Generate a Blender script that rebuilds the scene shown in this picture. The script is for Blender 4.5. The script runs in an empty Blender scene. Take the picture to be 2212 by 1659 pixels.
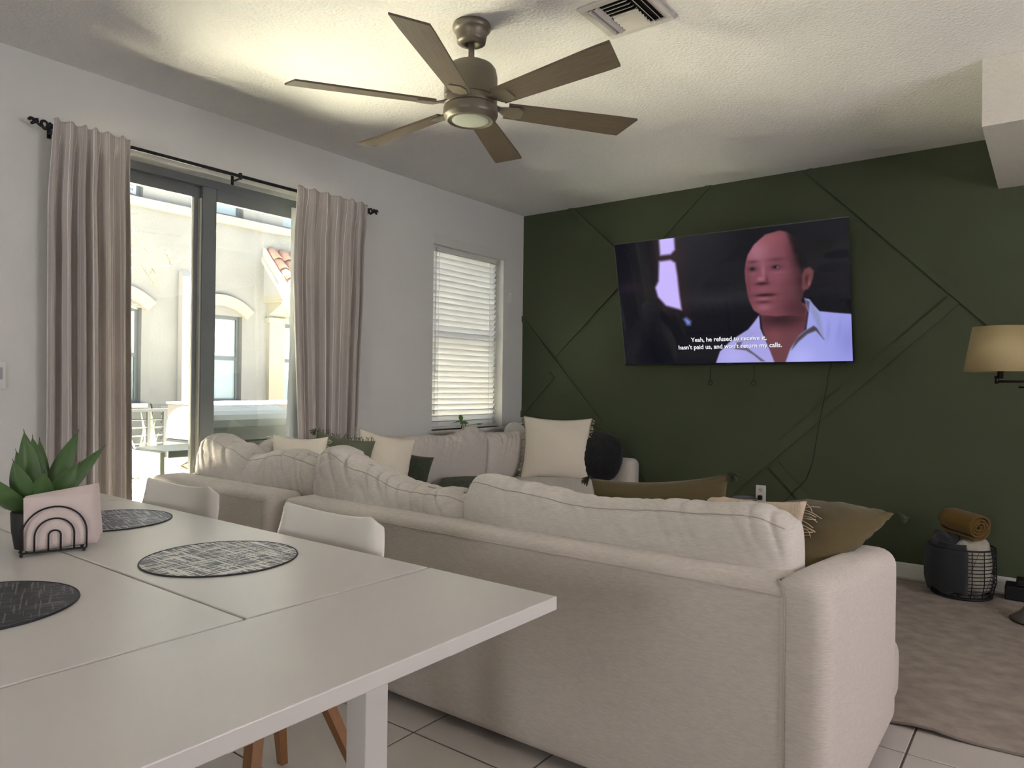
import bpy, bmesh, math, random
import numpy as np
from mathutils import Vector, Matrix, noise, Euler
random.seed(7)
PI = math.pi
S = bpy.context.scene
C = S.collection

# ------------------------------------------------------------------ camera, world, sun, large lights, exposure
YAW, PITCH, ROLL, FPX = -0.6499, 0.0023, 0.0124, 1537.2
CAM = Vector((3.8427, -5.2030, 1.2005))
cam = bpy.data.cameras.new('camera'); cam_o = bpy.data.objects.new('camera', cam); C.objects.link(cam_o)
fw = Vector((math.sin(YAW)*math.cos(PITCH), math.cos(YAW)*math.cos(PITCH), math.sin(PITCH)))
rt = Vector((math.cos(YAW), -math.sin(YAW), 0)); up = rt.cross(fw)
r2 = math.cos(ROLL)*rt + math.sin(ROLL)*up; u2 = -math.sin(ROLL)*rt + math.cos(ROLL)*up
m = Matrix.Identity(4)
for i in range(3): m[i][0], m[i][1], m[i][2], m[i][3] = r2[i], u2[i], -fw[i], CAM[i]
cam_o.matrix_world = m
cam.sensor_fit = 'HORIZONTAL'; cam.sensor_width = 36.0; cam.lens = 36.0*FPX/2212.0
cam.clip_start = 0.05; cam.clip_end = 200
S.camera = cam_o

W = bpy.data.worlds.new('sky_world'); S.world = W; W.use_nodes = True
bg = W.node_tree.nodes['Background']; bg.inputs[0].default_value = (0.80, 0.88, 1.0, 1); bg.inputs[1].default_value = 5.4

def light(name, typ, loc, rot, energy, color, **kw):
    l = bpy.data.lights.new(name, typ); l.energy = energy; l.color = color
    for k, v in kw.items(): setattr(l, k, v)
    o = bpy.data.objects.new(name, l); C.objects.link(o); o.location = loc; o.rotation_euler = rot
    return o
sun = light('sun', 'SUN', (0, 0, 12), (0, 0, 0), 370.0, (1.0, 0.98, 0.935), angle=0.02)
sun.rotation_euler = Vector((0.20, 0.07, -1.0)).to_track_quat('-Z', 'Y').to_euler()
# area lights added in unseen window openings: side light right, fill behind camera
light('window_daylight_right', 'AREA', (6.58, -2.8, 1.45), (0, PI/2, 0), 30, (1.0, 0.82, 0.82), shape='RECTANGLE', size=1.1, size_y=1.6)
light('window_fill_behind', 'AREA', (3.2, -8.58, 1.55), (PI/2, 0, 0), 24, (1.0, 0.92, 0.86), shape='RECTANGLE', size=1.2, size_y=0.9)
S.view_settings.view_transform = 'Standard'; S.view_settings.look = 'None'
S.view_settings.exposure = 0.17; S.view_settings.gamma = 1.0; S.view_settings.use_curve_mapping = False
S.cycles.max_bounces = 8; S.cycles.diffuse_bounces = 4; S.cycles.adaptive_threshold = 0.02; S.cycles.transparent_max_bounces = 12
S.cycles.sample_clamp_indirect = 120.0; S.cycles.use_denoising = True; S.cycles.caustics_reflective = False; S.cycles.caustics_refractive = False

# ------------------------------------------------------------------ materials
def lin(c):
    return tuple((x/12.92 if x <= 0.04045 else ((x+0.055)/1.055)**2.4) for x in c)
MATS = {}
def M(name, rgb, rough=0.6, var=0.06, vs=6.0, bump=0.0, bs=80.0, stretch=(1,1,1), metal=0.0, spec=0.4, rgb2=None, sheen=0.0, coords='Object', detail=4.0):
    """procedural principled material: base colour varied by noise, optional bump"""
    if name in MATS: return MATS[name]
    mt = bpy.data.materials.new(name); mt.use_nodes = True
    nt = mt.node_tree; N = nt.nodes; L = nt.links
    p = N['Principled BSDF']; p.inputs['Roughness'].default_value = rough; p.inputs['Metallic'].default_value = metal
    p.inputs['Specular IOR Level'].default_value = spec
    if sheen: p.inputs['Sheen Weight'].default_value = sheen
    tc = N.new('ShaderNodeTexCoord'); mp = N.new('ShaderNodeMapping'); mp.inputs['Scale'].default_value = stretch
    L.new(tc.outputs[coords], mp.inputs[0])
    nz = N.new('ShaderNodeTexNoise'); nz.inputs['Scale'].default_value = vs; nz.inputs['Detail'].default_value = detail
    L.new(mp.outputs[0], nz.inputs['Vector'])
    mix = N.new('ShaderNodeMix'); mix.data_type = 'RGBA'
    c1 = lin(rgb); c2 = lin(rgb2) if rgb2 else tuple(min(1, x*(1+2*var)) for x in c1)
    if not rgb2: c1 = tuple(x*(1-2*var) for x in c1)
    mix.inputs[6].default_value = (*c1, 1); mix.inputs[7].default_value = (*c2, 1)
    L.new(nz.outputs[0], mix.inputs[0]); L.new(mix.outputs[2], p.inputs['Base Color'])
    if bump:
        nb = N.new('ShaderNodeTexNoise'); nb.inputs['Scale'].default_value = bs; nb.inputs['Detail'].default_value = 3
        L.new(mp.outputs[0], nb.inputs['Vector'])
        b = N.new('ShaderNodeBump'); b.inputs['Strength'].default_value = bump; b.inputs['Distance'].default_value = 0.01
        L.new(nb.outputs[0], b.inputs['Height']); L.new(b.outputs[0], p.inputs['Normal'])
    MATS[name] = mt
    return mt
def glass_mat(name, tint=(0.93, 0.96, 0.95), refl=0.07):
    mt = bpy.data.materials.new(name); mt.use_nodes = True; nt = mt.node_tree; N = nt.nodes; L = nt.links
    N.remove(N['Principled BSDF']); out = N['Material Output']
    t = N.new('ShaderNodeBsdfTransparent'); t.inputs[0].default_value = (*tint, 1)
    g = N.new('ShaderNodeBsdfGlossy'); g.inputs['Roughness'].default_value = 0.02
    lw = N.new('ShaderNodeFresnel'); lw.inputs[0].default_value = 1.45
    mx = N.new('ShaderNodeMixShader'); L.new(lw.outputs[0], mx.inputs[0]); L.new(t.outputs[0], mx.inputs[1]); L.new(g.outputs[0], mx.inputs[2])
    L.new(mx.outputs[0], out.inputs[0]); MATS[name] = mt
    return mt
def translucent_mat(name, rgb, amt=0.35, rough=0.6):
    mt = M(name, rgb, rough, var=0.01, vs=3); nt = mt.node_tree; N = nt.nodes; L = nt.links
    p = N['Principled BSDF']; out = N['Material Output']
    t = N.new('ShaderNodeBsdfTranslucent'); t.inputs[0].default_value = (*lin(rgb), 1)
    mx = N.new('ShaderNodeMixShader'); mx.inputs[0].default_value = amt
    L.new(p.outputs[0], mx.inputs[1]); L.new(t.outputs[0], mx.inputs[2]); L.new(mx.outputs[0], out.inputs[0])
    return mt
def fabric(name, rgb, rgb2, scale=260, bump=0.25, stretch=(1, 1, 6), rough=0.95):
    return M(name, rgb, rough, rgb2=rgb2, vs=scale, bump=bump, bs=scale*1.3, stretch=stretch, spec=0.15, sheen=0.15, detail=2)

wall_m = M('wall_paint', (0.87, 0.87, 0.855), 0.9, var=0.012, vs=3, bump=0.10, bs=160, spec=0.2)
ceil_m = M('ceiling_plaster', (0.91, 0.905, 0.89), 0.95, var=0.015, vs=30, bump=0.55, bs=70, spec=0.1)
green_m = M('green_paint', (0.285, 0.315, 0.225), 0.75, var=0.03, vs=2.5, bump=0.12, bs=180, spec=0.3)
white_trim = M('white_trim', (0.86, 0.86, 0.84), 0.45, var=0.01)
tile_m = M('floor_tile', (0.73, 0.70, 0.67), 0.35, rgb2=(0.79, 0.765, 0.735), vs=5, bump=0.04, bs=40)
grout_m = M('grout', (0.46, 0.43, 0.40), 0.9)
frame_m = M('bronze_frame', (0.44, 0.455, 0.465), 0.45, var=0.04)
chrome_m = M('aluminium_strip', (0.72, 0.72, 0.68), 0.4, metal=0.3)
glass_m = glass_mat('clear_glass')
iron_m = M('black_iron', (0.13, 0.13, 0.14), 0.5, metal=0.3)
black_m = M('black_plastic', (0.06, 0.06, 0.065), 0.45)
sofa_m = fabric('sofa_linen', (0.73, 0.695, 0.655), (0.865, 0.83, 0.795), 46, 0.25, (1, 1, 9))
sofa_x = fabric('sofa_cushion_linen', (0.76, 0.73, 0.695), (0.89, 0.865, 0.835), 46, 0.25, (1, 1, 9))
seam_m = fabric('sofa_seam', (0.70, 0.665, 0.625), (0.76, 0.73, 0.69), 150)
cream_m = fabric('cream_cotton', (0.88, 0.84, 0.765), (0.95, 0.92, 0.86), 180, 0.2)
beige_m = fabric('beige_gauze', (0.76, 0.68, 0.58), (0.84, 0.77, 0.68), 60, 0.4, (4, 1, 1))
olive_m = fabric('olive_cotton', (0.335, 0.29, 0.19), (0.41, 0.36, 0.245), 150, 0.25)
sage_m = fabric('sage_cotton', (0.37, 0.39, 0.31), (0.46, 0.48, 0.39), 120, 0.25)
knit_m = fabric('dark_green_knit', (0.20, 0.23, 0.175), (0.32, 0.35, 0.28), 60, 0.9, (1, 1, 1.6))
fur_m = fabric('black_fur', (0.06, 0.06, 0.065), (0.16, 0.16, 0.165), 90, 1.0, (1, 1, 3))
table_m = M('white_lacquer', (0.85, 0.835, 0.815), 0.32, var=0.02, vs=2.5, bump=0.02, bs=8, spec=0.45)
chair_m = M('white_shell_plastic', (0.90, 0.885, 0.85), 0.38, var=0.01)
wood_m = M('beech_wood', (0.50, 0.34, 0.20), 0.5, rgb2=(0.62, 0.44, 0.28), vs=14, stretch=(6, 6, 0.6), bump=0.05)
bladewood_m = M('weathered_wood', (0.28, 0.24, 0.20), 0.6, rgb2=(0.40, 0.35, 0.29), vs=16, stretch=(0.8, 9, 9), bump=0.08)
fan_m = M('pewter_metal', (0.46, 0.43, 0.375), 0.4, metal=0.35, var=0.02)
lens_m = M('frosted_lens', (0.64, 0.66, 0.62), 0.5, var=0.01)
rug_m = M('rug_pile', (0.52, 0.475, 0.435), 0.98, rgb2=(0.80, 0.75, 0.70), vs=11, bump=0.8, bs=260, stretch=(1, 1.2, 1), spec=0.05, detail=8)
leaf_m = M('agave_leaf', (0.24, 0.36, 0.20), 0.45, rgb2=(0.36, 0.47, 0.27), vs=9)
leaf2_m = M('sill_leaf', (0.32, 0.47, 0.20), 0.45, rgb2=(0.45, 0.58, 0.26), vs=30)
leaftip_m = M('leaf_tip', (0.16, 0.13, 0.10), 0.6)
nap_m = M('paper_napkin', (0.86, 0.80, 0.78), 0.9, var=0.02, vs=40, bump=0.15, bs=300)
mustard_m = fabric('mustard_fleece', (0.40, 0.30, 0.115), (0.49, 0.375, 0.16), 200, 0.4)
charcoal_m = fabric('charcoal_knit', (0.16, 0.165, 0.175), (0.25, 0.255, 0.265), 180, 0.5)
whiteknit_m = fabric('white_waffle', (0.70, 0.67, 0.61), (0.80, 0.78, 0.72), 110, 0.6, (1, 1, 1))
shade_m = translucent_mat('lamp_shade_linen', (0.76, 0.69, 0.51), 0.25)
bronze_m = M('dark_bronze', (0.16, 0.14, 0.12), 0.4, metal=0.5)
slat_m = translucent_mat('blind_slat', (0.97, 0.97, 0.97), 0.40, 0.5)

# ------------------------------------------------------------------ helpers
def link(o, parent=None):
    C.objects.link(o)
    if parent is not None: o.parent = parent
    return o
def obj(name, vs, fs, mat, parent=None, smooth=False, mats=None):
    """one mesh object from world-space vertices; its origin sits at its own centre"""
    vs = [Vector(v) for v in vs]
    lo = Vector([min(v[i] for v in vs) for i in range(3)]); hi = Vector([max(v[i] for v in vs) for i in range(3)])
    c = (lo+hi)/2
    me = bpy.data.meshes.new(name); me.from_pydata([v-c for v in vs], [], fs)
    me.materials.append(mat)
    if smooth: me.shade_smooth()
    me.update()
    o = bpy.data.objects.new(name, me); link(o, parent)
    o.location = c - (world_loc(parent) if parent is not None else Vector((0, 0, 0)))
    return o
def world_loc(o):
    p = Vector((0, 0, 0))
    while o is not None:
        p += o.location; o = o.parent
    return p
def bmobj(name, bm, mat, parent=None, smooth=False):
    bm.verts.ensure_lookup_table(); bm.verts.index_update()
    vs = [v.co.copy() for v in bm.verts]; fs = [[v.index for v in f.verts] for f in bm.faces]
    bm.free()
    return obj(name, vs, fs, mat, parent, smooth)
def add_box(bm, lo, hi, bevel=0.0, seg=2, mat=None):
    lo, hi = Vector(lo), Vector(hi)
    r = bmesh.ops.create_cube(bm, size=1.0)
    vs = r['verts']
    for v in vs: v.co = Vector([lo[i] + (v.co[i]+0.5)*(hi[i]-lo[i]) for i in range(3)])
    if mat is not None:
        for v in vs: v.co = mat @ v.co
    if bevel:
        es = list({e for v in vs for e in v.link_edges})
        bmesh.ops.bevel(bm, geom=es, offset=bevel, segments=seg, profile=0.5, affect='EDGES')
def box(name, lo, hi, mat, parent=None, bevel=0.0, seg=2, smooth=None):
    bm = bmesh.new(); add_box(bm, lo, hi, bevel, seg)
    o = bmobj(name, bm, mat, parent)
    if bevel and (smooth if smooth is not None else seg > 2): 
        o.data.shade_smooth()
    return o
def tube_geo(pts, r, n=8, closed=False, r_end=None):
    """verts/faces of a tube swept along pts"""
    pts = [Vector(p) for p in pts]; vs, fs = [], []
    k = len(pts); prev = None
    for i, p in enumerate(pts):
        if closed: d = (pts[(i+1) % k]-pts[i-1])
        else: d = pts[min(i+1, k-1)]-pts[max(i-1, 0)]
        d.normalize()
        if prev is None:
            a = d.orthogonal().normalized()
        else:
            a = (prev - d*prev.dot(d))
            a = a.normalized() if a.length > 1e-6 else d.orthogonal().normalized()
        prev = a; b = d.cross(a)
        rr = (r[i] if isinstance(r, (list, tuple)) else r)
        for j in range(n):
            t = 2*PI*j/n; vs.append(p + a*rr*math.cos(t) + b*rr*math.sin(t))
    rng = k if closed else k-1
    for i in range(rng):
        for j in range(n):
            a0 = i*n+j; a1 = i*n+(j+1) % n; b0 = ((i+1) % k)*n+j; b1 = ((i+1) % k)*n+(j+1) % n
            fs.append((a0, a1, b1, b0))
    if not closed:
        fs.append(tuple(range(n))[::-1]); fs.append(tuple((k-1)*n+j for j in range(n)))
    return vs, fs
def tube(name, pts, r, mat, parent=None, n=8, closed=False):
    vs, fs = tube_geo(pts, r, n, closed)
    return obj(name, vs, fs, mat, parent, True)
def tubes(name, lists, r, mat, parent=None, n=6, closed=False):
    V, F = [], []
    for pts in lists:
        vs, fs = tube_geo(pts, r, n, closed); k = len(V); V += vs; F += [tuple(i+k for i in f) for f in fs]
    return obj(name, V, F, mat, parent, True)
def lathe_geo(prof, c, n=32, sx=1.0, sy=1.0):
    c = Vector(c); vs, fs = [], []
    for (r, z) in prof:
        for j in range(n):
            t = 2*PI*j/n; vs.append(c + Vector((r*sx*math.cos(t), r*sy*math.sin(t), z)))
    for i in range(len(prof)-1):
        for j in range(n):
            fs.append((i*n+j, i*n+(j+1) % n, (i+1)*n+(j+1) % n, (i+1)*n+j))
    if prof[0][0] > 1e-5: fs.append(tuple(range(n))[::-1])
    if prof[-1][0] > 1e-5: fs.append(tuple((len(prof)-1)*n+j for j in range(n)))
    return vs, fs
def lathe(name, prof, c, mat, parent=None, n=32, sx=1.0, sy=1.0, smooth=True):
    vs, fs = lathe_geo(prof, c, n, sx, sy); return obj(name, vs, fs, mat, parent, smooth)
def prism(name, poly, axis, a0, a1, mat, parent=None, bevel=0.0):
    """extrude a 2-D polygon along an axis (0:x 1:y 2:z); poly coordinates are the other two in order"""
    def P(p, a):
        q = [0, 0, 0]; k = [i for i in range(3) if i != axis]; q[axis] = a; q[k[0]], q[k[1]] = p; return q
    n = len(poly); vs = [P(p, a0) for p in poly]+[P(p, a1) for p in poly]
    fs = [tuple(range(n))[::-1], tuple(range(n, 2*n))]+[(i, (i+1) % n, n+(i+1) % n, n+i) for i in range(n)]
    if bevel:
        bm = bmesh.new(); bv = [bm.verts.new(v) for v in vs]
        for f in fs: bm.faces.new([bv[i] for i in f])
        bmesh.ops.bevel(bm, geom=list(bm.edges), offset=bevel, segments=2, profile=0.5, affect='EDGES')
        return bmobj(name, bm, mat, parent)
    return obj(name, vs, fs, mat, parent)
def thing(name, label, cat, loc=(0, 0, 0), group=None):
    o = bpy.data.objects.new(name, None); o.empty_display_size = 0.05; C.objects.link(o); o.location = loc
    return tag(o, label, cat, group)
def tag(o, label, cat, group=None):
    o['label'] = label; o['category'] = cat
    if group: o['group'] = group
    return o
def struct(o):
    o['kind'] = 'structure'; return o
def wall(name, axis, t0, t1, a0, a1, z0, z1, holes, mat, parent=None):
    """wall slab with rectangular openings; axis = its normal (0:x or 1:y); a = the other horizontal axis"""
    A = sorted({a0, a1, *[h[0] for h in holes], *[h[1] for h in holes]}); Z = sorted({z0, z1, *[h[2] for h in holes], *[h[3] for h in holes]})
    def solid(i, j):
        if i < 0 or j < 0 or i >= len(A)-1 or j >= len(Z)-1: return False
        ca, cz = (A[i]+A[i+1])/2, (Z[j]+Z[j+1])/2
        return not any(h[0] < ca < h[1] and h[2] < cz < h[3] for h in holes)
    bm = bmesh.new(); cache = {}
    def V(t, a, z):
        k = (t, a, z)
        if k not in cache: cache[k] = bm.verts.new((t, a, z) if axis == 0 else (a, t, z))
        return cache[k]
    for i in range(len(A)-1):
        for j in range(len(Z)-1):
            if not solid(i, j): continue
            for t in (t0, t1): bm.faces.new([V(t, A[i], Z[j]), V(t, A[i+1], Z[j]), V(t, A[i+1], Z[j+1]), V(t, A[i], Z[j+1])])
            if not solid(i-1, j): bm.faces.new([V(t0, A[i], Z[j]), V(t1, A[i], Z[j]), V(t1, A[i], Z[j+1]), V(t0, A[i], Z[j+1])])
            if not solid(i+1, j): bm.faces.new([V(t0, A[i+1], Z[j]), V(t1, A[i+1], Z[j]), V(t1, A[i+1], Z[j+1]), V(t0, A[i+1], Z[j+1])])
            if not solid(i, j-1): bm.faces.new([V(t0, A[i], Z[j]), V(t1, A[i], Z[j]), V(t1, A[i+1], Z[j]), V(t0, A[i+1], Z[j])])
            if not solid(i, j+1): bm.faces.new([V(t0, A[i], Z[j+1]), V(t1, A[i], Z[j+1]), V(t1, A[i+1], Z[j+1]), V(t0, A[i+1], Z[j+1])])
    bmesh.ops.recalc_face_normals(bm, faces=bm.faces)
    return bmobj(name, bm, mat, parent)
def lerp_profile(prof, x):
    if x <= prof[0][0]: return prof[0][1]
    for (x0, z0), (x1, z1) in zip(prof, prof[1:]):
        if x <= x1:
            t = (x-x0)/(x1-x0); t = t*t*(3-2*t); return z0+(z1-z0)*t
    return prof[-1][1]

# ------------------------------------------------------------------ room shell
H = 2.74
RX, RY = 6.6, -8.6
floor = struct(box('floor', (-0.18, RY-0.1, -0.12), (RX+0.1, 0.1, -0.006), grout_m))
PITCH_T = 0.457
tm = None
for i in range(-5, 11):
    for j in range(-12, 9):
        x0 = 2.095+i*PITCH_T; y0 = -3.44+j*PITCH_T; x1, y1 = x0+PITCH_T, y0+PITCH_T
        if x1 < 0.06 or x0 > RX-0.06 or y1 < RY+0.06 or y0 > -0.06: continue
        whole = x0 >= -0.01 and x1 <= RX+0.01 and y0 >= RY-0.01 and y1 <= 0.01
        if not whole or tm is None:
            t = box('tile', (max(0, x0+0.0035), max(RY, y0+0.0035), -0.006), (min(RX, x1-0.0035), min(0, y1-0.0035), 0.0), tile_m, floor, 0.002, 1)
            if whole: tm = t.data; zc = t.location.z
        else:
            t = bpy.data.objects.new('tile', tm); link(t, floor)
            t.location = Vector((x0+PITCH_T/2, y0+PITCH_T/2, 0)) - floor.location; t.location.z = zc
struct(box('ceiling', (-0.15, RY-0.15, H), (RX+0.15, 0.15, H+0.12), ceil_m))
DY0, DY1, DZ = -3.77, -2.06, 2.385           # sliding door opening
WY0, WY1, WZ0, WZ1 = -1.174, -0.288, 0.842, 2.297   # blind window opening
struct(wall('wall_left', 0, -0.18, 0.0, RY, 0.0, 0.0, H, [(DY0, DY1, 0.0, DZ), (WY0, WY1, WZ0, WZ1)], wall_m))
wb = struct(box('wall_back', (0.0, 0.0, 0.0), (RX, 0.15, H), green_m))
struct(wall('wall_right', 0, RX, RX+0.15, RY, 0.0, 0.0, H, [(-3.6, -2.0, 0.9, 2.0)], wall_m))
struct(wall('wall_front', 1, RY-0.15, RY, 0.0, RX, 0.0, H, [(2.6, 3.8, 1.1, 2.0)], wall_m))
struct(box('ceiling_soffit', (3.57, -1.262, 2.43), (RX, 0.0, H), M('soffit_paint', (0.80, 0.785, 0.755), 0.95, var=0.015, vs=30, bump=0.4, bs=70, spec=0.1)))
# diagonal battens on the green wall (edge lines read off the wall)
def batten(p, q, w=0.075, th=0.016):
    p, q = Vector((p[0], 0, p[1])), Vector((q[0], 0, q[1])); d = (q-p).normalized(); n = Vector((-d.z, 0, d.x))*w/2
    poly = [p+n, q+n, q-n, p-n]
    # clip ends vertically inside wall limits
    vs = [Vector((max(0.001, a.x), 0.0, min(H-0.001, a.z))) for a in poly]; vs += [Vector((a.x, -th, a.z)) for a in vs]
    fs = [(0, 1, 2, 3), (7, 6, 5, 4)]+[(i, (i+1) % 4, 4+(i+1) % 4, 4+i) for i in range(4)]
    return obj('batten', vs, fs, green_m, wb)
batten((-0.045, 1.8085), (1.52, 0.115), th=0.017)
batten((0.352, 1.492), (1.745, 2.805)); batten((0.335, 1.300), (-0.06, 0.941))
batten((0.508, 2.766), (1.046, 2.208))
batten((2.468, 2.760), (4.85, 0.264), th=0.017)
batten((3.352, 1.771), (1.60, 0.127)); batten((2.262, 0.653), (2.76, 0.135))
def baseboard(name, p0, p1, nrm):
    p0, p1, nrm = Vector(p0), Vector(p1), Vector(nrm); prof = [(0, 0), (0.013, 0), (0.013, 0.062), (0.010, 0.07), (0.010, 0.078), (0.005, 0.088), (0, 0.09)]
    n = len(prof); vs = [p0+nrm*a+Vector((0, 0, b)) for a, b in prof]+[p1+nrm*a+Vector((0, 0, b)) for a, b in prof]
    fs = [tuple(range(n)), tuple(range(n, 2*n))[::-1]]+[(i, n+i, n+(i+1) % n, (i+1) % n) for i in range(n)]
    return struct(obj(name, vs, fs, white_trim))
baseboard('baseboard_back', (0.013, 0, 0), (RX, 0, 0), (0, -1, 0))
baseboard('baseboard_left', (0, DY1+0.02, 0), (0, -0.014, 0), (1, 0, 0))

# ------------------------------------------------------------------ sliding door and blind window (set in the left wall)
d1 = struct(bpy.data.objects.new('door_1', None)); C.objects.link(d1); d1.location = (-0.13, (DY0+DY1)/2, 0)
fx0, fx1 = -0.175, -0.095
bm = bmesh.new()
add_box(bm, (fx0, DY0, DZ-0.045), (fx1, DY1, DZ)); add_box(bm, (fx0, DY0, 0), (fx1, DY0+0.04, DZ-0.045))
add_box(bm, (fx0, DY1-0.04, 0), (fx1, DY1, DZ-0.045)); add_box(bm, (fx0, DY0+0.04, 0), (fx1, DY1-0.04, 0.03))
bmobj('outer_frame', bm, frame_m, d1)
def door_panel(x0, x1, y0, y1, gz1):
    bm = bmesh.new(); s = 0.085
    add_box(bm, (x0, y0, 0.03), (x1, y0+s, DZ-0.045), 0.004, 1); add_box(bm, (x0, y1-s, 0.03), (x1, y1, DZ-0.045), 0.004, 1)
    add_box(bm, (x0, y0+s, 0.03), (x1, y1-s, 0.18)); add_box(bm, (x0, y0+s, gz1), (x1, y1-s, DZ-0.045))
    p = bmobj('door_panel', bm, frame_m, d1)
    xm = (x0+x1)/2
    g = box('glass_pane', (xm-0.004, y0+s-0.005, 0.178), (xm+0.004, y1-s+0.005, gz1+0.003), glass_m, p)
    return p
door_panel(-0.172, -0.138, DY0+0.04, -2.955, 2.275)      # rear track, seen at the left
pf = door_panel(-0.132, -0.098, -3.005, DY1-0.04, 2.265)
box('weather_strip', (-0.137, -3.016, 0.05), (-0.112, -3.006, 2.27), chrome_m, pf)
box('weather_strip', (-0.150, -3.0435, 0.18), (-0.140, -3.0385, 2.27), chrome_m, d1)

w1 = struct(bpy.data.objects.new('window_1', None)); C.objects.link(w1); w1.location = (-0.14, (WY0+WY1)/2, WZ0)
bm = bmesh.new()
for lo, hi in (((-0.17, WY0, WZ0), (-0.12, WY0+0.045, WZ1)), ((-0.17, WY1-0.045, WZ0), (-0.12, WY1, WZ1)), ((-0.17, WY0+0.045, WZ0), (-0.12, WY1-0.045, WZ0+0.05)),
               ((-0.17, WY0+0.045, WZ1-0.045), (-0.12, WY1-0.045, WZ1)), ((-0.165, WY0+0.045, 1.56), (-0.125, WY1-0.045, 1.60))): add_box(bm, lo, hi)
bmobj('window_frame', bm, frame_m, w1)
for z0, z1 in ((WZ0+0.05, 1.56), (1.60, WZ1-0.045)): box('pane', (-0.149, WY0+0.04, z0), (-0.143, WY1-0.04, z1), glass_m, w1)

bl = thing('window_blind', 'white two-inch slat blind lowered over the narrow window beside the green wall', 'blind', (-0.05, (WY0+WY1)/2, WZ0))
bm = bmesh.new(); add_box(bm, (-0.004, WY0-0.018, 2.298), (0.012, WY1+0.03, 2.372), 0.003, 1); bmobj('valance', bm, white_trim, bl)
box('head_rail', (-0.085, WY0+0.012, 2.255), (-0.02, WY1-0.05, 2.295), white_trim, bl)
NS = 31; z_top, z_bot = 2.243, 0.885; slat = None
y0s, y1s = WY0+0.008, WY1-0.048
for i in range(NS):
    z = z_top-(z_top-z_bot)*i/(NS-1)
    if slat is None:
        vs, fs = [], []; n = 6; tilt = math.radians(-56)
        for k in range(n+1):
            a = (k/n-0.5)*0.051; crown = 0.0028*(1-(2*k/n-1)**2)
            dx = a*math.cos(tilt)+crown*math.sin(tilt); dz = -a*math.sin(tilt)+crown*math.cos(tilt)
            for o in (0, 0.0025):
                for y in (y0s, y1s): vs.append((-0.052+dx+o*math.sin(tilt), y, z+dz+o*math.cos(tilt)))
        for k in range(n):
            b = 4*k; c = b+4
            fs += [(b, b+1, c+1, c), (b+2, c+2, c+3, b+3), (b, c, c+2, b+2), (b+1, b+3, c+3, c+1)]
        fs += [(0, 2, 3, 1), (4*n, 4*n+1, 4*n+3, 4*n+2)]
        slat = obj('slat', vs, fs, slat_m, bl, False); so = slat.location.copy(); sz = z
    else:
        s = bpy.data.objects.new('slat', slat.data); link(s, bl); s.location = so+Vector((0, 0, z-sz))
box('bottom_rail', (-0.075, y0s, 0.848), (-0.025, y1s, 0.866), white_trim, bl, 0.003, 1)
for y in (WY0+0.09, WY1-0.16):
    tubes('ladder_cord', [[(-0.024, y, 0.86), (-0.024, y, 2.29)], [(-0.080, y, 0.86), (-0.080, y, 2.29)]], 0.0012, white_trim, bl, 5)
for y, zb in ((WY0+0.045, 1.0), (WY0+0.052, 1.34), (WY1-0.075, 1.02), (WY1-0.082, 0.98)):
    c = tube('lift_cord', [(-0.018, y, 2.28), (-0.018, y, zb)], 0.0013, white_trim, bl, 5)
    lathe('tassel', [(0.002, 0.03), (0.005, 0.02), (0.007, 0.0), (0.0, -0.001)], (-0.018, y, zb-0.028), white_trim, c, 10)

# curtain rod
cr = thing('curtain_rod', 'black iron curtain rod with scroll finials over the sliding door', 'curtain rod', (0.085, -2.88, 2.36))
RZ = 2.392
tube('rod', [(0.085, -3.86, RZ), (0.085, -1.925, RZ+0.004)], 0.0095, iron_m, cr, 12)
def finial(y, s, parent):
    o = bpy.data.objects.new('finial', None)
    V, F = [], []
    def add(pts, r):
        vs, fs = tube_geo(pts, r, 8); k = len(V); V.extend(vs); F.extend(tuple(i+k for i in f) for f in fs)
    def P(a, b): return (0.085, y+s*a, RZ+b)
    add([P(0, 0), P(0.022, 0)], [0.013, 0.011]); add([P(0.012, 0.016), P(0.012, -0.022)], 0.006)
    # S-scroll: a big curl and a small curl at the tip
    add([P(0.018+0.030*t, -0.020*math.sin(PI*t)) for t in [i/8 for i in range(9)]], 0.0065)
    add([P(0.036+0.013*math.cos(a), 0.003+0.014*math.sin(a)) for a in [i*0.42-0.4 for i in range(12)]], [0.0075-0.0003*i for i in range(12)])
    add([P(0.048+0.036*t, -0.012+0.024*t) for t in [i/5 for i in range(6)]], [0.0055]*6)
    add([P(0.088+0.010*math.cos(a), 0.004+0.011*math.sin(a)) for a in [i*0.5 for i in range(11)]], [0.0075]*11)
    add([P(0.060, 0.004), P(0.066, 0.020)], [0.004, 0.006]); add([P(0.070, -0.004), P(0.074, 0.018)], [0.004, 0.005])
    return obj('finial', V, F, iron_m, parent, True)
finial(-3.855, -1, cr); finial(-1.93, 1, cr)
for y in (-3.842, -2.885, -1.945):
    bm = bmesh.new(); add_box(bm, (0.0, y-0.008, RZ-0.035), (0.005, y+0.008, RZ+0.02)); add_box(bm, (0.005, y-0.005, RZ-0.018), (0.085, y+0.005, RZ-0.010)); add_box(bm, (0.079, y-0.009, RZ-0.018), (0.095, y+0.009, RZ+0.020), 0.003, 1)
    bmobj('bracket', bm, iron_m, cr)

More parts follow.
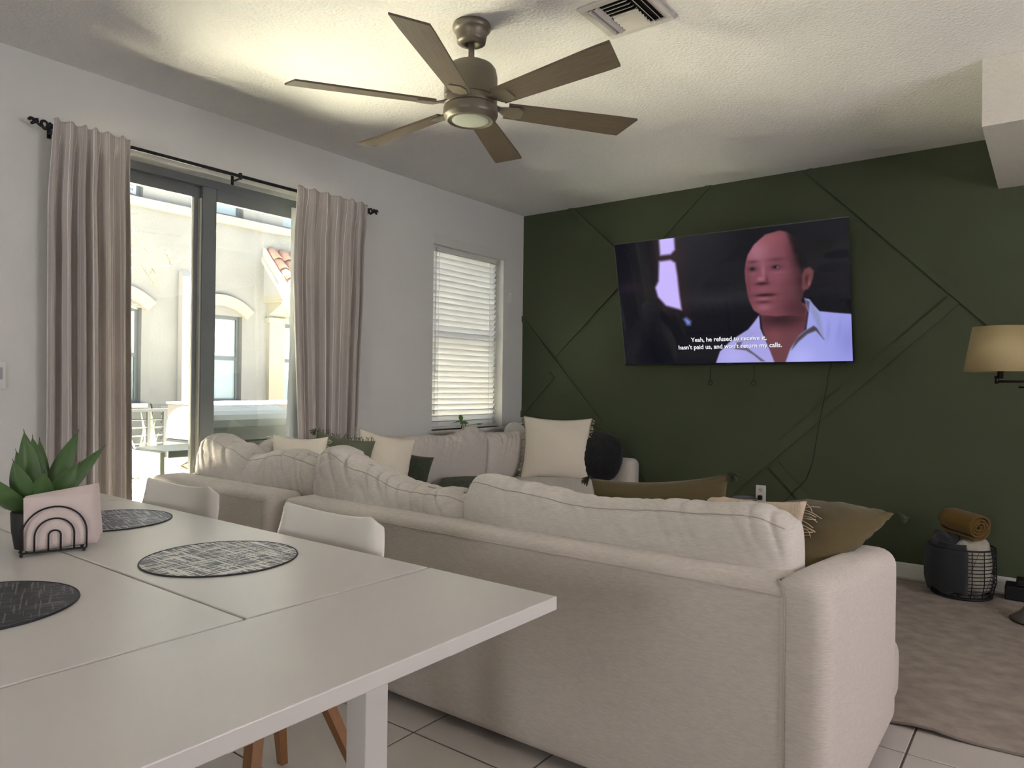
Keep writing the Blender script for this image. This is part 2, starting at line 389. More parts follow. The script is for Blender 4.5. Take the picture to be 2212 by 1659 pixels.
# curtains: pinstriped linen, pleats as geometry, stripes follow the cloth
def stripe_mat():
    mt = bpy.data.materials.new('striped_linen'); mt.use_nodes = True; nt = mt.node_tree; N = nt.nodes; L = nt.links
    p = N['Principled BSDF']; p.inputs['Roughness'].default_value = 0.95; p.inputs['Specular IOR Level'].default_value = 0.1
    uv = N.new('ShaderNodeUVMap'); sep = N.new('ShaderNodeSeparateXYZ'); L.new(uv.outputs[0], sep.inputs[0])
    def line(freq, off, width):
        a = N.new('ShaderNodeMath'); a.operation = 'MULTIPLY_ADD'; a.inputs[1].default_value = freq; a.inputs[2].default_value = off; L.new(sep.outputs[0], a.inputs[0])
        f = N.new('ShaderNodeMath'); f.operation = 'FRACT'; L.new(a.outputs[0], f.inputs[0])
        l = N.new('ShaderNodeMath'); l.operation = 'LESS_THAN'; l.inputs[1].default_value = width*freq; L.new(f.outputs[0], l.inputs[0])
        return l
    a = line(1/0.105, 0, 0.006); b = line(1/0.105, 0.38, 0.0028); c = line(1/0.105, 0.74, 0.0028)
    m1 = N.new('ShaderNodeMath'); m1.operation = 'MULTIPLY'; m1.inputs[1].default_value = 0.45; L.new(b.outputs[0], m1.inputs[0])
    m2 = N.new('ShaderNodeMath'); m2.operation = 'MULTIPLY'; m2.inputs[1].default_value = 0.45; L.new(c.outputs[0], m2.inputs[0])
    s1 = N.new('ShaderNodeMath'); s1.operation = 'MAXIMUM'; L.new(a.outputs[0], s1.inputs[0]); L.new(m1.outputs[0], s1.inputs[1])
    s2 = N.new('ShaderNodeMath'); s2.operation = 'MAXIMUM'; L.new(s1.outputs[0], s2.inputs[0]); L.new(m2.outputs[0], s2.inputs[1])
    mp = N.new('ShaderNodeMapping'); mp.inputs['Scale'].default_value = (900, 60, 1); L.new(uv.outputs[0], mp.inputs[0])
    nz = N.new('ShaderNodeTexNoise'); nz.inputs['Scale'].default_value = 1.0; L.new(mp.outputs[0], nz.inputs['Vector'])
    mp2 = N.new('ShaderNodeMapping'); mp2.inputs['Scale'].default_value = (40, 500, 1); L.new(uv.outputs[0], mp2.inputs[0])
    nz2 = N.new('ShaderNodeTexNoise'); nz2.inputs['Scale'].default_value = 1.0; L.new(mp2.outputs[0], nz2.inputs['Vector'])
    ad = N.new('ShaderNodeMath'); ad.operation = 'ADD'; L.new(nz.outputs[0], ad.inputs[0]); L.new(nz2.outputs[0], ad.inputs[1])
    hf = N.new('ShaderNodeMath'); hf.operation = 'MULTIPLY'; hf.inputs[1].default_value = 0.5; L.new(ad.outputs[0], hf.inputs[0])
    base = N.new('ShaderNodeMix'); base.data_type = 'RGBA'; base.inputs[6].default_value = (*lin((0.68, 0.65, 0.63)), 1); base.inputs[7].default_value = (*lin((0.84, 0.81, 0.79)), 1)
    L.new(hf.outputs[0], base.inputs[0])
    mx = N.new('ShaderNodeMix'); mx.data_type = 'RGBA'; mx.inputs[7].default_value = (*lin((1.0, 0.985, 0.965)), 1)
    L.new(s2.outputs[0], mx.inputs[0]); L.new(base.outputs[2], mx.inputs[6]); L.new(mx.outputs[2], p.inputs['Base Color'])
    t = N.new('ShaderNodeBsdfTranslucent'); L.new(mx.outputs[2], t.inputs[0]); ms = N.new('ShaderNodeMixShader'); ms.inputs[0].default_value = 0.16
    L.new(p.outputs[0], ms.inputs[1]); L.new(t.outputs[0], ms.inputs[2]); L.new(ms.outputs[0], N['Material Output'].inputs[0])
    return mt
stripe_m = stripe_mat()
liner_m = translucent_mat('white_liner', (0.90, 0.92, 0.92), 0.3)
def curtain(label, edges, cloth_w, seed, zb=0.03):
    """edges: [(z, yL, yR)] from top to bottom"""
    rnd = random.Random(seed); nu, zs = 170, [RZ+0.030, RZ+0.020, RZ+0.010, RZ, RZ-0.010, RZ-0.025, RZ-0.045, RZ-0.065, RZ-0.075]+[RZ-0.085-(RZ-0.085-zb)*k/40 for k in range(41)]
    folds = []; u = 0
    while u < 1: w = rnd.uniform(0.13, 0.24); folds.append((u, min(1, u+w), rnd.uniform(0.55, 1.0), rnd.uniform(-1, 1))); u += w
    def off(u, top):
        for a, b, am, k in folds:
            if u <= b:
                t = (u-a)/max(1e-4, b-a); s = math.sin(2*PI*t); return am*s+0.25*k*math.sin(4*PI*t+k)
        return 0
    V, F, UV = [], [], []
    for z in zs:
        f = (RZ-z)/(RZ-zb)
        for (z0, a0, b0), (z1, a1, b1) in zip(edges, edges[1:]):
            if z <= z0 and z >= z1: t = (z0-z)/(z0-z1); ya, yb = a0+(a1-a0)*t, b0+(b1-b0)*t
        if z >= edges[0][0]: ya, yb = edges[0][1], edges[0][2]
        if z <= edges[-1][0]: ya, yb = edges[-1][1], edges[-1][2]
        amp = 0.010 if abs(z-RZ) < 0.035 else (0.016 if z > RZ-0.07 else 0.020+0.022*min(1, f*4))
        for i in range(nu+1):
            u = i/nu; o = off(u, z)
            wob = 0.018*math.sin(7*u+3.1*f+seed)*f
            y = ya+(yb-ya)*(u+0.012*math.sin(2*PI*u*9+seed)*f)
            front = 0.012+0.010 if abs(z-RZ) < 0.04 else 0.022*max(0, 1-abs(z-RZ)/0.25)
            x = 0.085+front+amp*o+wob*0.5+(0.004*noise.noise((u*14, f*9, seed)))
            dz = 0.012*max(0, off(u, z)) if z > RZ+0.015 else 0
            V.append((x, y, z+dz)); UV.append((u*cloth_w, z))
    n = nu+1
    for j in range(len(zs)-1):
        for i in range(nu): F.append((j*n+i, j*n+i+1, (j+1)*n+i+1, (j+1)*n+i))
    o = obj('curtain', V, F, stripe_m, None, True)
    uvl = o.data.uv_layers.new(name='UVMap')
    for l in o.data.loops: uvl.data[l.index].uv = UV[l.vertex_index]
    sm = o.modifiers.new('thickness', 'SOLIDIFY'); sm.thickness = 0.0015
    return tag(o, label, 'curtain', 'curtains on the black rod')
curtain('grey pinstriped linen curtain gathered at the left end of the rod', [(RZ, -3.862, -3.512), (2.0, -3.872, -3.495), (1.02, -3.862, -3.478), (0.03, -3.86, -3.46)], 1.05, 3)
rc = curtain('grey pinstriped linen curtain at the right end of the rod, next to the blind window', [(RZ, -2.512, -1.942), (1.85, -2.518, -1.955), (0.87, -2.468, -1.998), (0.03, -2.45, -2.02)], 1.35, 11)
vs, fs = [], []
for k in range(21):
    z = 2.30-2.25*k/20
    for i in range(13):
        t = i/12; yl = -2.50+0.0*k; yr = -2.20
        vs.append((0.035+0.010*math.sin(t*14), yl-(0.020 if z < 1.4 else 0.0)*min(1, (1.4-z)/0.5)*(1-t)+(yr-yl)*t, z))
for k in range(20):
    for i in range(12): fs.append((k*13+i, k*13+i+1, (k+1)*13+i+1, (k+1)*13+i))
lo_ = obj('liner', vs, fs, liner_m, rc, True); lo_.modifiers.new('thickness', 'SOLIDIFY').thickness = 0.001

# small wall fittings
def plate(name, label, cat, lo, hi): 
    return tag(box(name, lo, hi, white_trim, None, 0.003, 2), label, cat)
sn = thing('window_sensor', 'small white sensor plate on the wall between blind window and green corner', 'sensor', (0.0, -0.17, 1.94))
box('plate', (0, -0.215, 1.935), (0.008, -0.130, 2.035), white_trim, sn, 0.003, 2); box('cover', (0.008, -0.20, 1.945), (0.016, -0.185, 2.025), white_trim, sn, 0.002, 1)
th = thing('wall_thermostat', 'white thermostat plate on the wall left of the striped curtain', 'thermostat', (0.0, -4.06, 1.16))
box('plate', (0, -4.12, 1.155), (0.012, -4.005, 1.285), white_trim, th, 0.004, 2); box('display', (0.012, -4.10, 1.20), (0.014, -4.02, 1.255), M('grey_display', (0.60, 0.62, 0.62), 0.3), th)
ot = thing('wall_outlet', 'white duplex outlet plate low on the green wall', 'outlet', (2.165, 0, 0.39))
box('plate', (2.130, -0.008, 0.385), (2.202, 0.0, 0.502), white_trim, ot, 0.003, 2)
ivory_m = M('ivory_plastic', (0.80, 0.78, 0.68), 0.4)
for z in (0.468, 0.418):
    r = prism('receptacle', [(2.166+0.016*math.cos(a), z+0.017*math.sin(a)) for a in [k*PI/9 for k in range(18)]], 1, -0.011, -0.008, ivory_m, ot)
    bm = bmesh.new()
    for dx in (-0.006, 0.006): add_box(bm, (2.166+dx-0.0012, -0.0118, z-0.001), (2.166+dx+0.0012, -0.0109, z+0.008))
    add_box(bm, (2.1645, -0.0118, z-0.010), (2.1675, -0.0109, z-0.006))
    bmobj('slot', bm, black_m, r)
pg = tag(box('power_plug', (2.152, -0.040, 0.398), (2.182, -0.012, 0.432), black_m, None, 0.006, 3), 'black plug in the lower socket of the outlet', 'plug')

# ------------------------------------------------------------------ rug
rv, rf = [], []
rx0, rx1, ry0, ry1 = 1.35, 5.3, -2.325, -0.10
nx, ny = 60, 40
for j in range(ny+1):
    for i in range(nx+1):
        x = rx0+(rx1-rx0)*i/nx; y = ry0+(ry1-ry0)*j/ny
        edge = min(i, nx-i, j, ny-j)
        z = 0.012 if edge else 0.0075
        if j <= 4: z += 0.016*math.exp(-((x-3.50)/0.09)**2)*(1-j/5)     # the lifted corner ripple beside the sofa
        if j == 0: y += 0.010*math.sin(x*5.3)+0.004*math.sin(x*17)
        rv.append((x, y, z))
for j in range(ny):
    for i in range(nx): rf.append((j*(nx+1)+i, j*(nx+1)+i+1, (j+1)*(nx+1)+i+1, (j+1)*(nx+1)+i))
rug = obj('area_rug', rv, rf, rug_m, None, True)
rug.modifiers.new('thickness', 'SOLIDIFY').thickness = 0.007
tag(rug, 'soft grey-beige distressed area rug before the green wall', 'rug')
edge_pts = [rv[i] for i in range(nx+1)]
rb = tube('bound_edge', [Vector((p[0], p[1], p[2]-0.003)) for p in edge_pts], 0.005, M('rug_binding', (0.50, 0.46, 0.43), 0.9), rug, 6)

# ------------------------------------------------------------------ sectional sofa
def soft_box(name, lo, hi, mat, parent, bev=0.05, puff=0.0, nseg=4, wr=0.004, seed=0.0):
    """rounded upholstered block: bevelled, subdivided, slightly puffed and uneven"""
    bm = bmesh.new(); add_box(bm, lo, hi, bev, nseg)
    lo, hi = Vector(lo), Vector(hi); c = (lo+hi)/2; h = (hi-lo)/2
    for _ in range(1):
        long_e = [e for e in bm.edges if e.calc_length() > 0.12]
        bmesh.ops.subdivide_edges(bm, edges=long_e, cuts=9, use_grid_fill=True)
    for v in bm.verts:
        d = Vector([(v.co[i]-c[i])/h[i] for i in range(3)])
        if puff:
            w = [max(0, 1-abs(d[i])**2.5) for i in range(3)]
            v.co.x += puff*0.6*(1 if d.x > 0 else -1)*w[1]*w[2]*(abs(d.x) > 0.8)
            v.co.y += puff*0.6*(1 if d.y > 0 else -1)*w[0]*w[2]*(abs(d.y) > 0.8)
            v.co.z += puff*(1 if d.z > 0 else 0)*w[0]*w[1]*(abs(d.z) > 0.8)
        if wr:
            n = noise.noise_vector(v.co*5+Vector((seed, seed, 0)))
            v.co += n*wr
    bmesh.ops.recalc_face_normals(bm, faces=bm.faces)
    return bmobj(name, bm, mat, parent, True)
def feet(parent, pts):
    for (x, y) in pts:
        zf = 0.0135 if (y > -2.32 and x > 1.35) else 0.0
        lathe('foot', [(0.022, zf), (0.026, 0.035)], (x, y, 0.0), black_m, parent, 12)
# long module along the dining side
s2 = thing('sofa', 'long off-white linen sofa module with its back to the dining table', 'sofa', (2.28, -2.75, 0))
YB = -3.335
box('back', (1.165, YB, 0.028), (3.302, YB+0.20, 0.700), sofa_m, s2, 0.034, 4, True)
arm_o = soft_box('arm', (3.262, YB+0.001, 0.026), (3.412, -2.352, 0.716), sofa_m, s2, 0.056, 0.0, 5, 0.002, 2.0)
for v in arm_o.data.vertices:
    if v.co.z > 0: v.co.z -= 0.075*max(0, (v.co.y+0.46)/0.95)**1.2*min(1, v.co.z/0.30)
soft_box('seat_base', (1.165, -3.14, 0.030), (3.385, -2.125, 0.262), sofa_m, s2, 0.045, 0.02, 4, 0.002)
for x0, x1 in ((1.168, 2.215), (2.22, 3.262)):
    soft_box('seat_cushion', (x0, -3.13, 0.262), (x1, -2.150, 0.425), sofa_x, s2, 0.06, 0.035, 4, 0.005, x0)
soft_box('seat_front_roll', (3.20, -2.40, 0.266), (3.375, -2.165, 0.405), sofa_x, s2, 0.06, 0.01, 4, 0.002)
tube('piping', [(1.20, YB-0.0005, 0.672), (2.2, YB-0.0005, 0.671), (3.296, YB-0.0005, 0.672)], 0.0022, seam_m, s2, 6)
tube('piping', [(3.303, YB+0.0005, 0.035), (3.303, YB+0.0005, 0.668), (3.294, YB+0.012, 0.693), (3.275, YB+0.035, 0.703), (3.285, YB+0.06, 0.704)], 0.0032, seam_m, s2, 6)
tube('piping', [(3.400, YB+0.06, 0.676), (3.400, -2.9, 0.653), (3.400, -2.62, 0.634), (3.400, -2.42, 0.612)], 0.0020, seam_m, s2, 6)
feet(s2, [(1.25, YB+0.08), (3.3, YB+0.08), (1.25, -2.3), (3.3, -2.24)])
# corner module
s1 = thing('sofa', 'off-white linen corner sofa module by the sliding door', 'sofa', (0.6, -2.8, 0))
box('back', (0.092, -3.385, 0.028), (1.135, -3.19, 0.712), sofa_m, s1, 0.034, 4, True)
box('side_back', (0.095, -3.195, 0.028), (0.27, -2.33, 0.706), sofa_m, s1, 0.034, 4, True)
soft_box('seat_base', (0.26, -3.2, 0.03), (1.135, -2.33, 0.262), sofa_m, s1, 0.04, 0.0, 3, 0.002)
soft_box('seat_cushion', (0.27, -3.19, 0.262), (1.138, -2.33, 0.430), sofa_x, s1, 0.055, 0.03, 4, 0.004)
tube('piping', [(0.125, -3.3855, 0.682), (0.6, -3.3855, 0.682), (1.10, -3.3855, 0.682)], 0.0022, seam_m, s1, 6)
tube('piping', [(1.1005, -3.3852, 0.05), (1.1005, -3.3852, 0.68)], 0.0022, seam_m, s1, 6)
feet(s1, [(0.16, -3.3), (1.06, -3.3), (0.16, -2.4), (1.06, -2.4)])
# module along the window wall
s3 = thing('sofa', 'off-white linen sofa module along the window wall', 'sofa', (0.6, -1.75, 0))
box('back', (0.095, -2.318, 0.028), (0.27, -1.045, 0.70), sofa_m, s3, 0.034, 4, True)
soft_box('seat_base', (0.27, -2.300, 0.03), (1.10, -1.065, 0.262), sofa_m, s3, 0.04, 0.0, 3, 0.002)
soft_box('seat_cushion', (0.28, -2.290, 0.262), (1.11, -1.075, 0.435), sofa_x, s3, 0.055, 0.03, 4, 0.004)
feet(s3, [(0.16, -2.25), (1.0, -2.25), (0.16, -1.1), (1.0, -1.1)])
# chaise against the green wall
s4 = thing('sofa', 'off-white linen chaise module against the green wall', 'sofa', (0.8, -0.6, 0))
box('back', (0.095, -1.03, 0.028), (0.27, -0.115, 0.70), sofa_m, s4, 0.034, 4, True)
soft_box('arm', (0.095, -0.255, 0.028), (1.262, -0.108, 0.642), sofa_m, s4, 0.055, 0.0, 5, 0.002)
soft_box('seat_base', (0.26, -1.03, 0.03), (1.54, -0.24, 0.275), sofa_m, s4, 0.05, 0.0, 3, 0.002)
soft_box('seat_cushion', (0.27, -1.035, 0.275), (1.56, -0.235, 0.452), sofa_x, s4, 0.075, 0.045, 5, 0.004)
feet(s4, [(0.16, -0.95), (1.45, -0.95), (0.16, -0.3), (1.45, -0.3)])

# loose back cushions -------------------------------------------------
def back_cushion(label, axis, a0, a1, t_face, th, z0, prof, seed, wr=0.010, side=1, seam=True, cols=None):
    """loose cushion: length along axis (0 x, 1 y), prof = top height along the length, t_face = centre of its thickness"""
    Lg = a1-a0; nu, nv = 150, 76
    def S_(u, ph):
        a = a0+Lg*u
        e = abs(2*u-1); s = (1-e**9)**(1/3.0) if e < 1 else 0
        top = lerp_profile(prof, a)
        hh = (top-z0)/2; zc = z0+hh
        n = 2/3.0
        cx, sx = math.cos(ph), math.sin(ph)
        t = th/2*math.copysign(abs(cx)**n, cx)*(0.30+0.70*s)
        z = zc+hh*math.copysign(abs(sx)**n, sx)*(0.80+0.20*s)
        f = (z-z0)/max(1e-3, top-z0)
        t += -side*0.03*(f-0.5)                                  # leaning back
        # wrinkles: folds fan out from the pinched crest
        q = Vector((a*7.5+seed, z*3.2+t*2, seed*1.7)); w = noise.noise(q)*0.6
        q2 = Vector((a*17+z*9+seed*3, z*5-t*6, seed)); w += 0.35*noise.noise(q2)
        q3 = Vector((a*34-z*22+seed*2, z*6, seed*5)); w += 0.22*noise.noise(q3)*max(0, f-0.25)
        q4 = Vector((a*13+z*7*side+seed*3, z*3.0-a*1.5, seed*0.7)); w -= 1.5*max(0, 1-abs(noise.noise(q4))*4.5)**1.4*max(0, f-0.35)*1.3
        q5 = Vector((a*6-z*11*side+seed, z*4+a*3, seed*2.1)); w -= 0.8*max(0, 1-abs(noise.noise(q5))*5)**1.5*max(0, f-0.2)
        k = wr*(0.45+0.75*f)
        t += k*w*(1 if cx > 0 else -1); z += k*0.5*w*(1 if sx > 0 else 0)
        return Vector((a, t_face+t, z)) if axis == 0 else Vector((t_face+t, a, z))
    V, F = [], []
    us = [0.5-0.5*math.cos(PI*(i/nu)) for i in range(nu+1)]
    us = [0.35*a+0.65*i/nu for i, a in enumerate(us)]
    for u in us:
        for j in range(nv): V.append(S_(u, 2*PI*j/nv))
    for i in range(nu):
        for j in range(nv): F.append((i*nv+j, i*nv+(j+1) % nv, (i+1)*nv+(j+1) % nv, (i+1)*nv+j))
    F.append(tuple(range(nv))); F.append(tuple(nu*nv+j for j in range(nv))[::-1])
    bm = bmesh.new(); bv = [bm.verts.new(v) for v in V]
    for f in F: bm.faces.new([bv[i] for i in f])
    bmesh.ops.recalc_face_normals(bm, faces=bm.faces)
    o = bmobj('back_cushion', bm, sofa_x, None, True)
    tag(o, label, 'cushion', 'loose back cushions of the sofa')
    if seam:
        ph = PI+0.60*side if side > 0 else 0.60
        ph = (PI/2+0.62) if side > 0 else (PI/2-0.62)
        pts = [S_(u, ph) for u in [0.02+0.96*i/60 for i in range(61)]]
        pts2 = []
        for k in range(14):
            pts2.append(S_(0.985, ph+(PI*1.30-ph)*k/13))
        d = Vector((0, -0.001, 0.001)) if axis == 0 else Vector((0.001, 0, 0.001))
        tube('piping', [p+d for p in pts], 0.0018, seam_m, o, 6)
    return o
def cuboid_seam(): pass
back_cushion('wide back cushion nearest the right arm of the long sofa', 0, 2.062, 3.275, -3.085, 0.235, 0.44,
             [(2.07, 0.835), (2.12, 0.872), (2.30, 0.852), (2.63, 0.828), (2.96, 0.852), (3.17, 0.866), (3.275, 0.845)], 1.3, 0.006)
back_cushion('sagging middle back cushion with a raised left corner on the long sofa', 0, 1.165, 2.075, -3.085, 0.235, 0.44,
             [(1.17, 0.905), (1.27, 0.925), (1.47, 0.858), (1.76, 0.795), (2.01, 0.796), (2.075, 0.79)], 4.1, 0.013)
back_cushion('humped back cushion on the corner module beside the grill outside', 0, 0.130, 1.160, -3.075, 0.235, 0.44,
             [(0.13, 0.885), (0.27, 0.930), (0.47, 0.890), (0.64, 0.842), (0.94, 0.884), (1.16, 0.864)], 7.7, 0.013)
back_cushion('back cushion in the corner behind the cream fringed pillow', 1, -2.945, -2.20, 0.375, 0.20, 0.44,
             [(-2.94, 0.885), (-2.80, 0.897), (-2.5, 0.865), (-2.2, 0.855)], 9.2, 0.010, -1, False)
back_cushion('large back cushion under the blind window with a peaked right corner', 1, -2.19, -1.015, 0.370, 0.20, 0.44,
             [(-2.19, 0.868), (-2.0, 0.862), (-1.65, 0.850), (-1.40, 0.842), (-1.14, 0.898), (-1.03, 0.870)], 12.4, 0.011, -1, False)
back_cushion('back cushion at the corner of the chaise beside the white round speaker', 1, -1.005, -0.275, 0.365, 0.20, 0.45,
             [(-1.0, 0.838), (-0.8, 0.836), (-0.5, 0.838), (-0.28, 0.845)], 15.0, 0.009, -1, False)

# throw pillows --------------------------------------------------------
def pillow(label, loc, yaw, lean, roll, w, h, th, mat, seed, fringe=None, fr_mat=None, tassels=(), wr=0.006, ribs=0, group='throw pillows on the sofa', pinch=0.10, fl=0.032, rnd_c=0.0, mtx=None):
    n = 26; rnd = random.Random(seed)
    R = Matrix.Rotation(yaw, 4, 'Z') @ Matrix.Rotation(lean, 4, 'X') @ Matrix.Rotation(roll, 4, 'Y'); T = Matrix.Translation(loc)
    if mtx is not None: R = mtx
    X = T @ R
    def outline(s, t):
        k = 1-rnd_c*s*s*t*t
        return Vector((s*w/2*(1-pinch*(1-t*t))*k, 0, t*h/2*(1-pinch*(1-s*s))*k))
    def P(s, t, f):
        p = outline(s, t); b = max(0, (1-abs(s)**2.2))*max(0, (1-abs(t)**2.2)); y = th/2*b**0.55
        q = Vector((s*3.0+seed, t*3.0-seed, f*5.0)); wv = noise.noise(q)+0.6*noise.noise(q*2.3)
        y += wr*wv*b**0.3*(1 if b > 0 else 0)
        # gathers near the corners and edges
        y += 0.5*wr*math.sin(t*34+seed)*max(0, abs(s)-0.62)*2.2*(b > 0) + 0.5*wr*math.sin(s*31+seed)*max(0, abs(t)-0.62)*2.2*(b > 0)
        if ribs: y += 0.0035*math.sin(s*ribs)*b**0.4
        p.y = -f*y; return X @ p
    V, F = [], []; idx = {}
    for f in (1, -1):
        for j in range(n+1):
            for i in range(n+1):
                s, t = math.sin((2*i/n-1)*PI/2), math.sin((2*j/n-1)*PI/2)
                s, t = 0.5*s+0.5*(2*i/n-1), 0.5*t+0.5*(2*j/n-1)
                if i in (0, n) or j in (0, n):
                    if (i, j) not in idx: idx[(i, j)] = len(V); V.append(P(s, t, f))
                    idx[(i, j, f)] = idx[(i, j)]
                else: idx[(i, j, f)] = len(V); V.append(P(s, t, f))
        for j in range(n):
            for i in range(n):
                q = [idx[(i, j, f)], idx[(i+1, j, f)], idx[(i+1, j+1, f)], idx[(i, j+1, f)]]
                F.append(tuple(q if f == 1 else q[::-1]))
    o = obj('throw_pillow', V, F, mat, None, True); tag(o, label, 'pillow', group)
    for side in (fringe or ''):
        pts = []; k = int((h if side in 'LR' else w)/0.0095)
        for i in range(k):
            t = -0.98+1.96*(i+rnd.random()*0.6)/k
            s_, t_ = {'L': (-1, t), 'R': (1, t), 'T': (t, 1), 'B': (t, -1)}[side]
            p = outline(s_, t_); d = {'L': Vector((-1, 0, 0)), 'R': Vector((1, 0, 0)), 'T': Vector((0, 0, 1)), 'B': Vector((0, 0, -1))}[side]
            d = (d+Vector((rnd.uniform(-.5, .5), rnd.uniform(-.5, .5), rnd.uniform(-.6, .4)))).normalized(); l = fl*rnd.uniform(0.7, 1.2)
            d2 = (d+Vector((rnd.uniform(-.6, .6), rnd.uniform(-.6, .6), rnd.uniform(-1.0, .2)))).normalized()
            pts.append([X @ p, X @ (p+d*l*0.5), X @ (p+d*l*0.5+d2*l*0.5)])
        tubes('fringe', pts, 0.0016, fr_mat or mat, o, 4)
    for (s_, t_) in tassels:
        p = outline(s_, t_); pts = []
        base = X @ p; out = (R @ Vector((s_, 0, t_))).normalized()
        for i in range(16):
            d = (out*0.55+Vector((rnd.uniform(-.28, .28), rnd.uniform(-.28, .28), -0.80+rnd.uniform(-.2, .2)))).normalized()
            pts.append([base-out*0.006, base+out*0.010, base+out*0.010+d*0.038*rnd.uniform(0.8, 1.1)])
        tubes('tassel', pts, 0.0030, fr_mat or mat, o, 4)
    return o
olive_d = fabric('olive_tassel', (0.19, 0.20, 0.14), (0.27, 0.28, 0.20), 150)
pillow('large cream cotton pillow with fringed sides standing on the chaise', (0.745, -0.545, 0.712), 0.50, -0.20, 0.02, 0.545, 0.500, 0.17, cream_m, 2, 'LR', cream_m, (), 0.006)
pillow('black fuzzy pillow behind the large cream pillow on the chaise', (1.005, -0.375, 0.66), 0.25, -0.28, 0.10, 0.43, 0.40, 0.17, fur_m, 5, None, None, (), 0.010, pinch=0.0, rnd_c=0.24)
pillow('olive cotton pillow leaning behind the wide back cushion, tassels at both corners', (2.70, -2.80, 0.645), 0.06, -0.12, -0.11, 0.54, 0.46, 0.13, olive_m, 8, None, olive_d, ((-1, 1), (1, 1)), 0.006)
pillow('beige crinkled gauze pillow with frayed fringe beside the right arm', (2.985, -2.79, 0.612), 0.10, -0.12, 0.04, 0.42, 0.46, 0.13, beige_m, 11, 'R', beige_m, (), 0.005, 60, fl=0.05)
_z = Vector((0.20, 0.34, 0.18)).normalized(); _x = Vector((0.85, -0.55, 0.10)); _x = (_x-_z*_x.dot(_z)).normalized(); _y = _z.cross(_x)
_m = Matrix.Identity(4)
for i in range(3): _m[i][0], _m[i][1], _m[i][2] = _x[i], _y[i], _z[i]
pillow('plump olive cotton pillow with one tassel leaning on the right sofa arm', (3.118, -2.575, 0.675), 0, 0, 0, 0.50, 0.44, 0.20, olive_m, 14, None, olive_d, ((1, 1),), 0.010, pinch=0.06, mtx=_m)
pillow('cream fringed pillow half hidden behind the humped corner cushion', (0.585, -2.835, 0.70), 0.75, -0.25, 0.04, 0.30, 0.44, 0.13, cream_m, 17, 'LR', cream_m, (), 0.006)
pillow('sage green pillow with tasselled top corners near the right curtain', (0.62, -2.57, 0.690), 1.05, -0.22, 0.20, 0.34, 0.44, 0.14, sage_m, 20, 'T', sage_m, ((-1, 1),), 0.006)
pillow('cream pillow with a fringed side edge between sage and dark green pillows', (0.66, -2.285, 0.690), 1.15, -0.20, 0.22, 0.36, 0.44, 0.18, cream_m, 23, 'L', cream_m, (), 0.006)
pillow('dark green knitted pillow standing beside the cream fringed one', (0.62, -2.045, 0.610), 1.05, -0.22, 0.25, 0.30, 0.34, 0.13, knit_m, 26, None, None, (), 0.004, 70)
pillow('dark green knitted pillow lying flat on the window side seat', (0.74, -1.62, 0.512), 0.5, -1.38, 0.0, 0.42, 0.40, 0.13, knit_m, 29, None, None, (), 0.004, 70)

# ------------------------------------------------------------------ dining table
tb = thing('dining_table', 'white extending dining table with leaf seams in the foreground', 'table', (1.82, -4.425, 0))
TX0, TX1, TY0, TY1, TZ = 0.645, 3.0, -4.925, -3.925, 0.75
xa, xb, ym = 1.03, 2.622, -4.425
g = 0.0035
for nm, x0, x1, y0, y1 in (('top_panel', xa+g, xb-g, TY0, ym-g), ('top_panel', xa+g, xb-g, ym+g, TY1), ('leaf', xb+g, TX1, TY0, TY1), ('leaf', TX0, xa-g, TY0, TY1)):
    box(nm, (x0, y0, 0.721), (x1, y1, TZ), table_m, tb, 0.0022, 2)
for x0, x1, y0, y1 in ((1.16, 1.19, -4.80, -4.05), (2.40, 2.43, -4.80, -4.05)): box('apron', (x0, y0, 0.62), (x1, y1, 0.7205), table_m, tb)
for y0 in (-4.80, -4.05): box('apron', (1.19, y0-0.012, 0.62), (2.40, y0+0.012, 0.7205), table_m, tb)
for y in (-4.215, -4.665): box('leaf_slide', (1.5, y-0.001, 0.694), (2.955, y+0.048, 0.7205), table_m, tb, 0.003, 1)
for x0 in (2.418, 1.16):
    for y0 in (-4.915, -4.008): box('leg', (x0, y0, 0.0), (x0+0.074, y0+0.074, 0.7205), table_m, tb, 0.002, 1)

